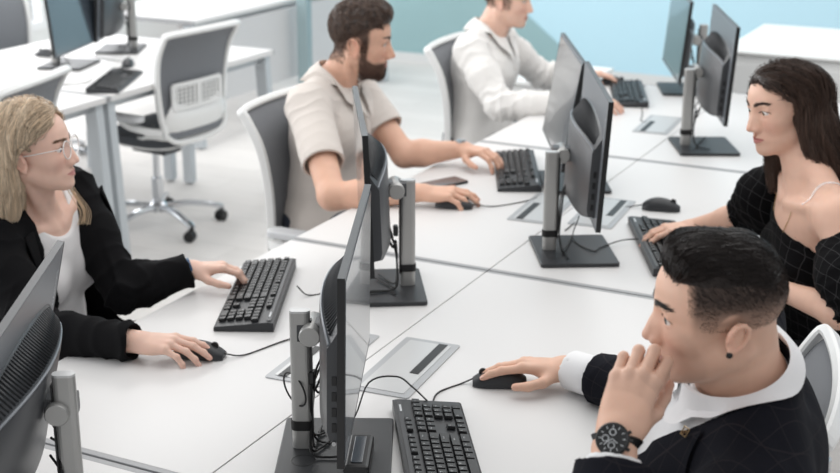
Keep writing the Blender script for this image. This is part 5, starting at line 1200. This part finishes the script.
def brunette():
    H = Head((.663, .250, 1.187), 224, 6, 5, .985, fem=True, jaw=.92, nose=.96, slit=.0041, gaze=(-6, 14), lips=1.05, crown=.068)
    P = (.83, .31, .53); N = (.742, .205, 1.040)
    F = Fig(P, N, (.45, -.89, 0), .94, fem=True, sh=.158)
    t, b = person(P, 'long haired brunette woman in a black checked off-shoulder blouse with a thin necklace')
    SL, SR = F.SL, F.SR; EL = np.array((.93, -.06, .79)); WL = np.array((.730, .065, .785)); ER = np.array((.545, .46, .83)); WR = np.array((.405, .455, .785))
    HR = Hand(WR, (-.66, -.62, .02), (.05, 0, 1), 1, .90, curl=[(14, 20, 12), (16, 22, 12), (18, 24, 14), (20, 26, 14)], spread=(6, 1, -4, -9), thumb=[(.66, .60, -.36), (.88, .36, -.25), (.95, .15, -.2)])
    HL = Hand(WL, (-.82, .52, .02), (0, 0, 1), -1, .90, curl=[(20, 28, 18)]*4)
    NR = .045
    pr = F.torso()+F.neck(H, r=NR)+arm_prims(SL, EL, WL, .88, ru=.050)+arm_prims(SR, ER, WR, .88, ru=.048)+H.prims()+HL.prims()+HR.prims()
    skin = (229, 187, 165)
    body, hv, vh = body_mesh(t, b, pr, H, [(WL, EL), (WR, ER)], skin, dict(lipc=(184, 106, 102), brow=((70, 52, 44), .7), flush=.75), hb=.0042, hh=.0023, hw=.0024, neckcut=(F.w(.01, 0, F.len+.004), F.U), box=(np.array((.2, -.35, .40)), np.array((1.2, .85, 1.12))), extra_tint=knuckle_tint([HL, HR]))
    for sg in (1, -1): eye_part(H, t, b, sg, ('hazel', (96, 84, 62)))
    col = lambda r, rr: np.array(lin((90, 70, 60)))*(.30+.95*rr.rand(len(r)))[:, None]*(1+.3*noise3(r, .018, 4))[:, None]
    brows(vh, hv, H, t, b, lambda r, rr: np.tile(np.array(lin((66, 48, 40))), (len(r), 1)))
    E, C, w = H.E, H.C, H.w
    hp = [E(.02, (-.004, 0, .034), (.092, .082, .077)), E(.02, (.030, .010, .070), (.050, .056, .030))]
    hp += [C(.03, (-.020, .066, .06), (-.035, .078, -.06), .030, .034), C(.03, (-.035, .078, -.05), (-.058, .094, -.14), .036, .034), C(.03, (-.058, .092, -.13), (-.085, .110, -.190), .030, .018)]
    hp += [C(.03, (-.045, .09, -.10), (-.12, .10, -.22), .036, .028), C(.03, (-.12, .09, -.2), (-.15, .07, -.34), .034, .018)]
    hp += [C(.03, (-.020, -.066, .06), (-.025, -.074, -.06), .028, .030), C(.03, (-.025, -.074, -.05), (-.010, -.072, -.15), .030, .022), C(.02, (-.01, -.072, -.145), (.010, -.060, -.21), .020, .008)]
    hp += [C(.03, (-.070, 0, .02), (-.090, 0, -.14), .052, .046), C(.03, (-.088, .03, -.12), (-.13, .02, -.32), .046, .024)]
    def face(X):
        q = H.l(X); ay = np.abs(q[..., 1]-.006); front = q[..., 0]-(.012+.022*np.clip((q[..., 2]+.01)/.08, 0, 1)*1.0+.012*np.clip((q[..., 2]-.05)/.03, 0, 1)); top = .070-.50*np.maximum(0, ay-.018)-q[..., 2]
        return -np.minimum(front, np.minimum(top, .5))
    hp += [('sub', .006, 'f', H.c-.2, H.c+.2, face)]
    def flow(Pp):
        q = H.l(Pp); sg = np.sign(q[:, 1]+.02); top = fade(q[:, 2], .03, .10); d = np.stack([-.55*top-.10+.22*np.sin(q[:, 2]*45+q[:, 1]*20)*(1-top)-.5*fade(q[:, 0], .03, .06), sg*(.75*top+.06)+.14*np.sin(q[:, 2]*38+1)*(1-top), -.30*top-1.0*(1-top)], 1); return d@H.R.T
    long_hair('hair', t, b, H, hp, H.c-np.array((.26, .28, .42)), H.c+.22, .004, lambda q: q[:, 2] > -.22, flow, 10000, lambda p: .15+.06*fade(H.l(p)[:, 2], .0, .1), col, lin((44, 34, 29)), seed=13, rad=.00042, jit=.008, grav=.10, wav=.006)
    lo, hi = np.array((.2, -.4, .42)), np.array((1.25, .9, 1.1))
    bl = F.torso(.006, k=.05)
    # neckline: straight across the upper arms, dipping at the front
    cutz = F.len-.118
    def neckc(X): q = F.l(X); return -(q[..., 2]-(cutz+.010-.35*np.clip(q[..., 1], -.16, .16)*.5+.10*np.clip(-q[..., 0], 0, .1)))
    bl += [('sub', .004, 'f', lo, hi, neckc)]
    for S_, E_ in ((SL, EL), (SR, ER)):
        d = nv(E_-S_); a = S_+d*.085; e = S_+(E_-S_)*.90
        bl += [('add', .045, 'c', a, S_+(E_-S_)*.58, .060, .076), ('add', .03, 'c', S_+(E_-S_)*.58, e, .076, .058)]
        top = S_+d*.060; bl += [('sub', .004, 'c', S_-d*.05, top, .052, .047), ('sub', .003, 'f', S_-.12, S_+.12, lambda X, top=top, d=d, S_=S_: np.maximum((X-top)@d, np.linalg.norm(X-S_, axis=-1)-.115))]
        bl += [('sub', .003, 'c', e-d*.01, e+d*.1, .050, .050)]
    segs = [(SL, EL, 1., 1.4, 1.), (SR, ER, 1., 1.4, 1.), (F.P, F.N, .9, .5, 1.3)]
    garment('blouse', bl, lo, hi, .0045, b, M_grid, t, segs=segs, amp=.006, seed=17, lam=.030, label='black off-shoulder blouse with a thin pale check')
    # clear strap and necklace
    ch = []
    v2 = Vol(np.array((.55, -.05, .80)), np.array((1.05, .55, 1.12)), .005); v2.run(pr)
    pts = [F.w(.10, y, F.len-.03-.19*(1-abs(y)/.075)**.8) for y in np.linspace(-.070, .070, 33)]; pts = np.array(pts)
    for _ in range(60): pts = pts-v2.grad(pts)*np.clip(v2.sample(pts)-.0018, -.006, .006)[:, None]*.6
    MB().tube([Vector(p-b) for p in pts], .0009, 6).build('necklace', mat('thin gold', (190, 160, 120), .3, .9), t, label='thin fine necklace')
    rows = [np.array([F.w(x, .10+o, F.len+.02-abs(x)*.2) for x in np.linspace(-.07, .09, 14)]) for o in (-.004, .004)]
    st = []
    for q in rows:
        for _ in range(60): q = q-v2.grad(q)*np.clip(v2.sample(q)-.0015, -.006, .006)[:, None]*.6
        st.append([tuple(p-b) for p in q])
    m = MB(); m.grid(st); m.build('clear_strap', mat('clear strap', (240, 240, 240), .15, alpha=.45), t, label='transparent bra strap')
    legs(pants((30, 31, 36)), t, b, F, tuple(F.F*np.array((1, 1, 0))))
    return t
BRUN = brunette()
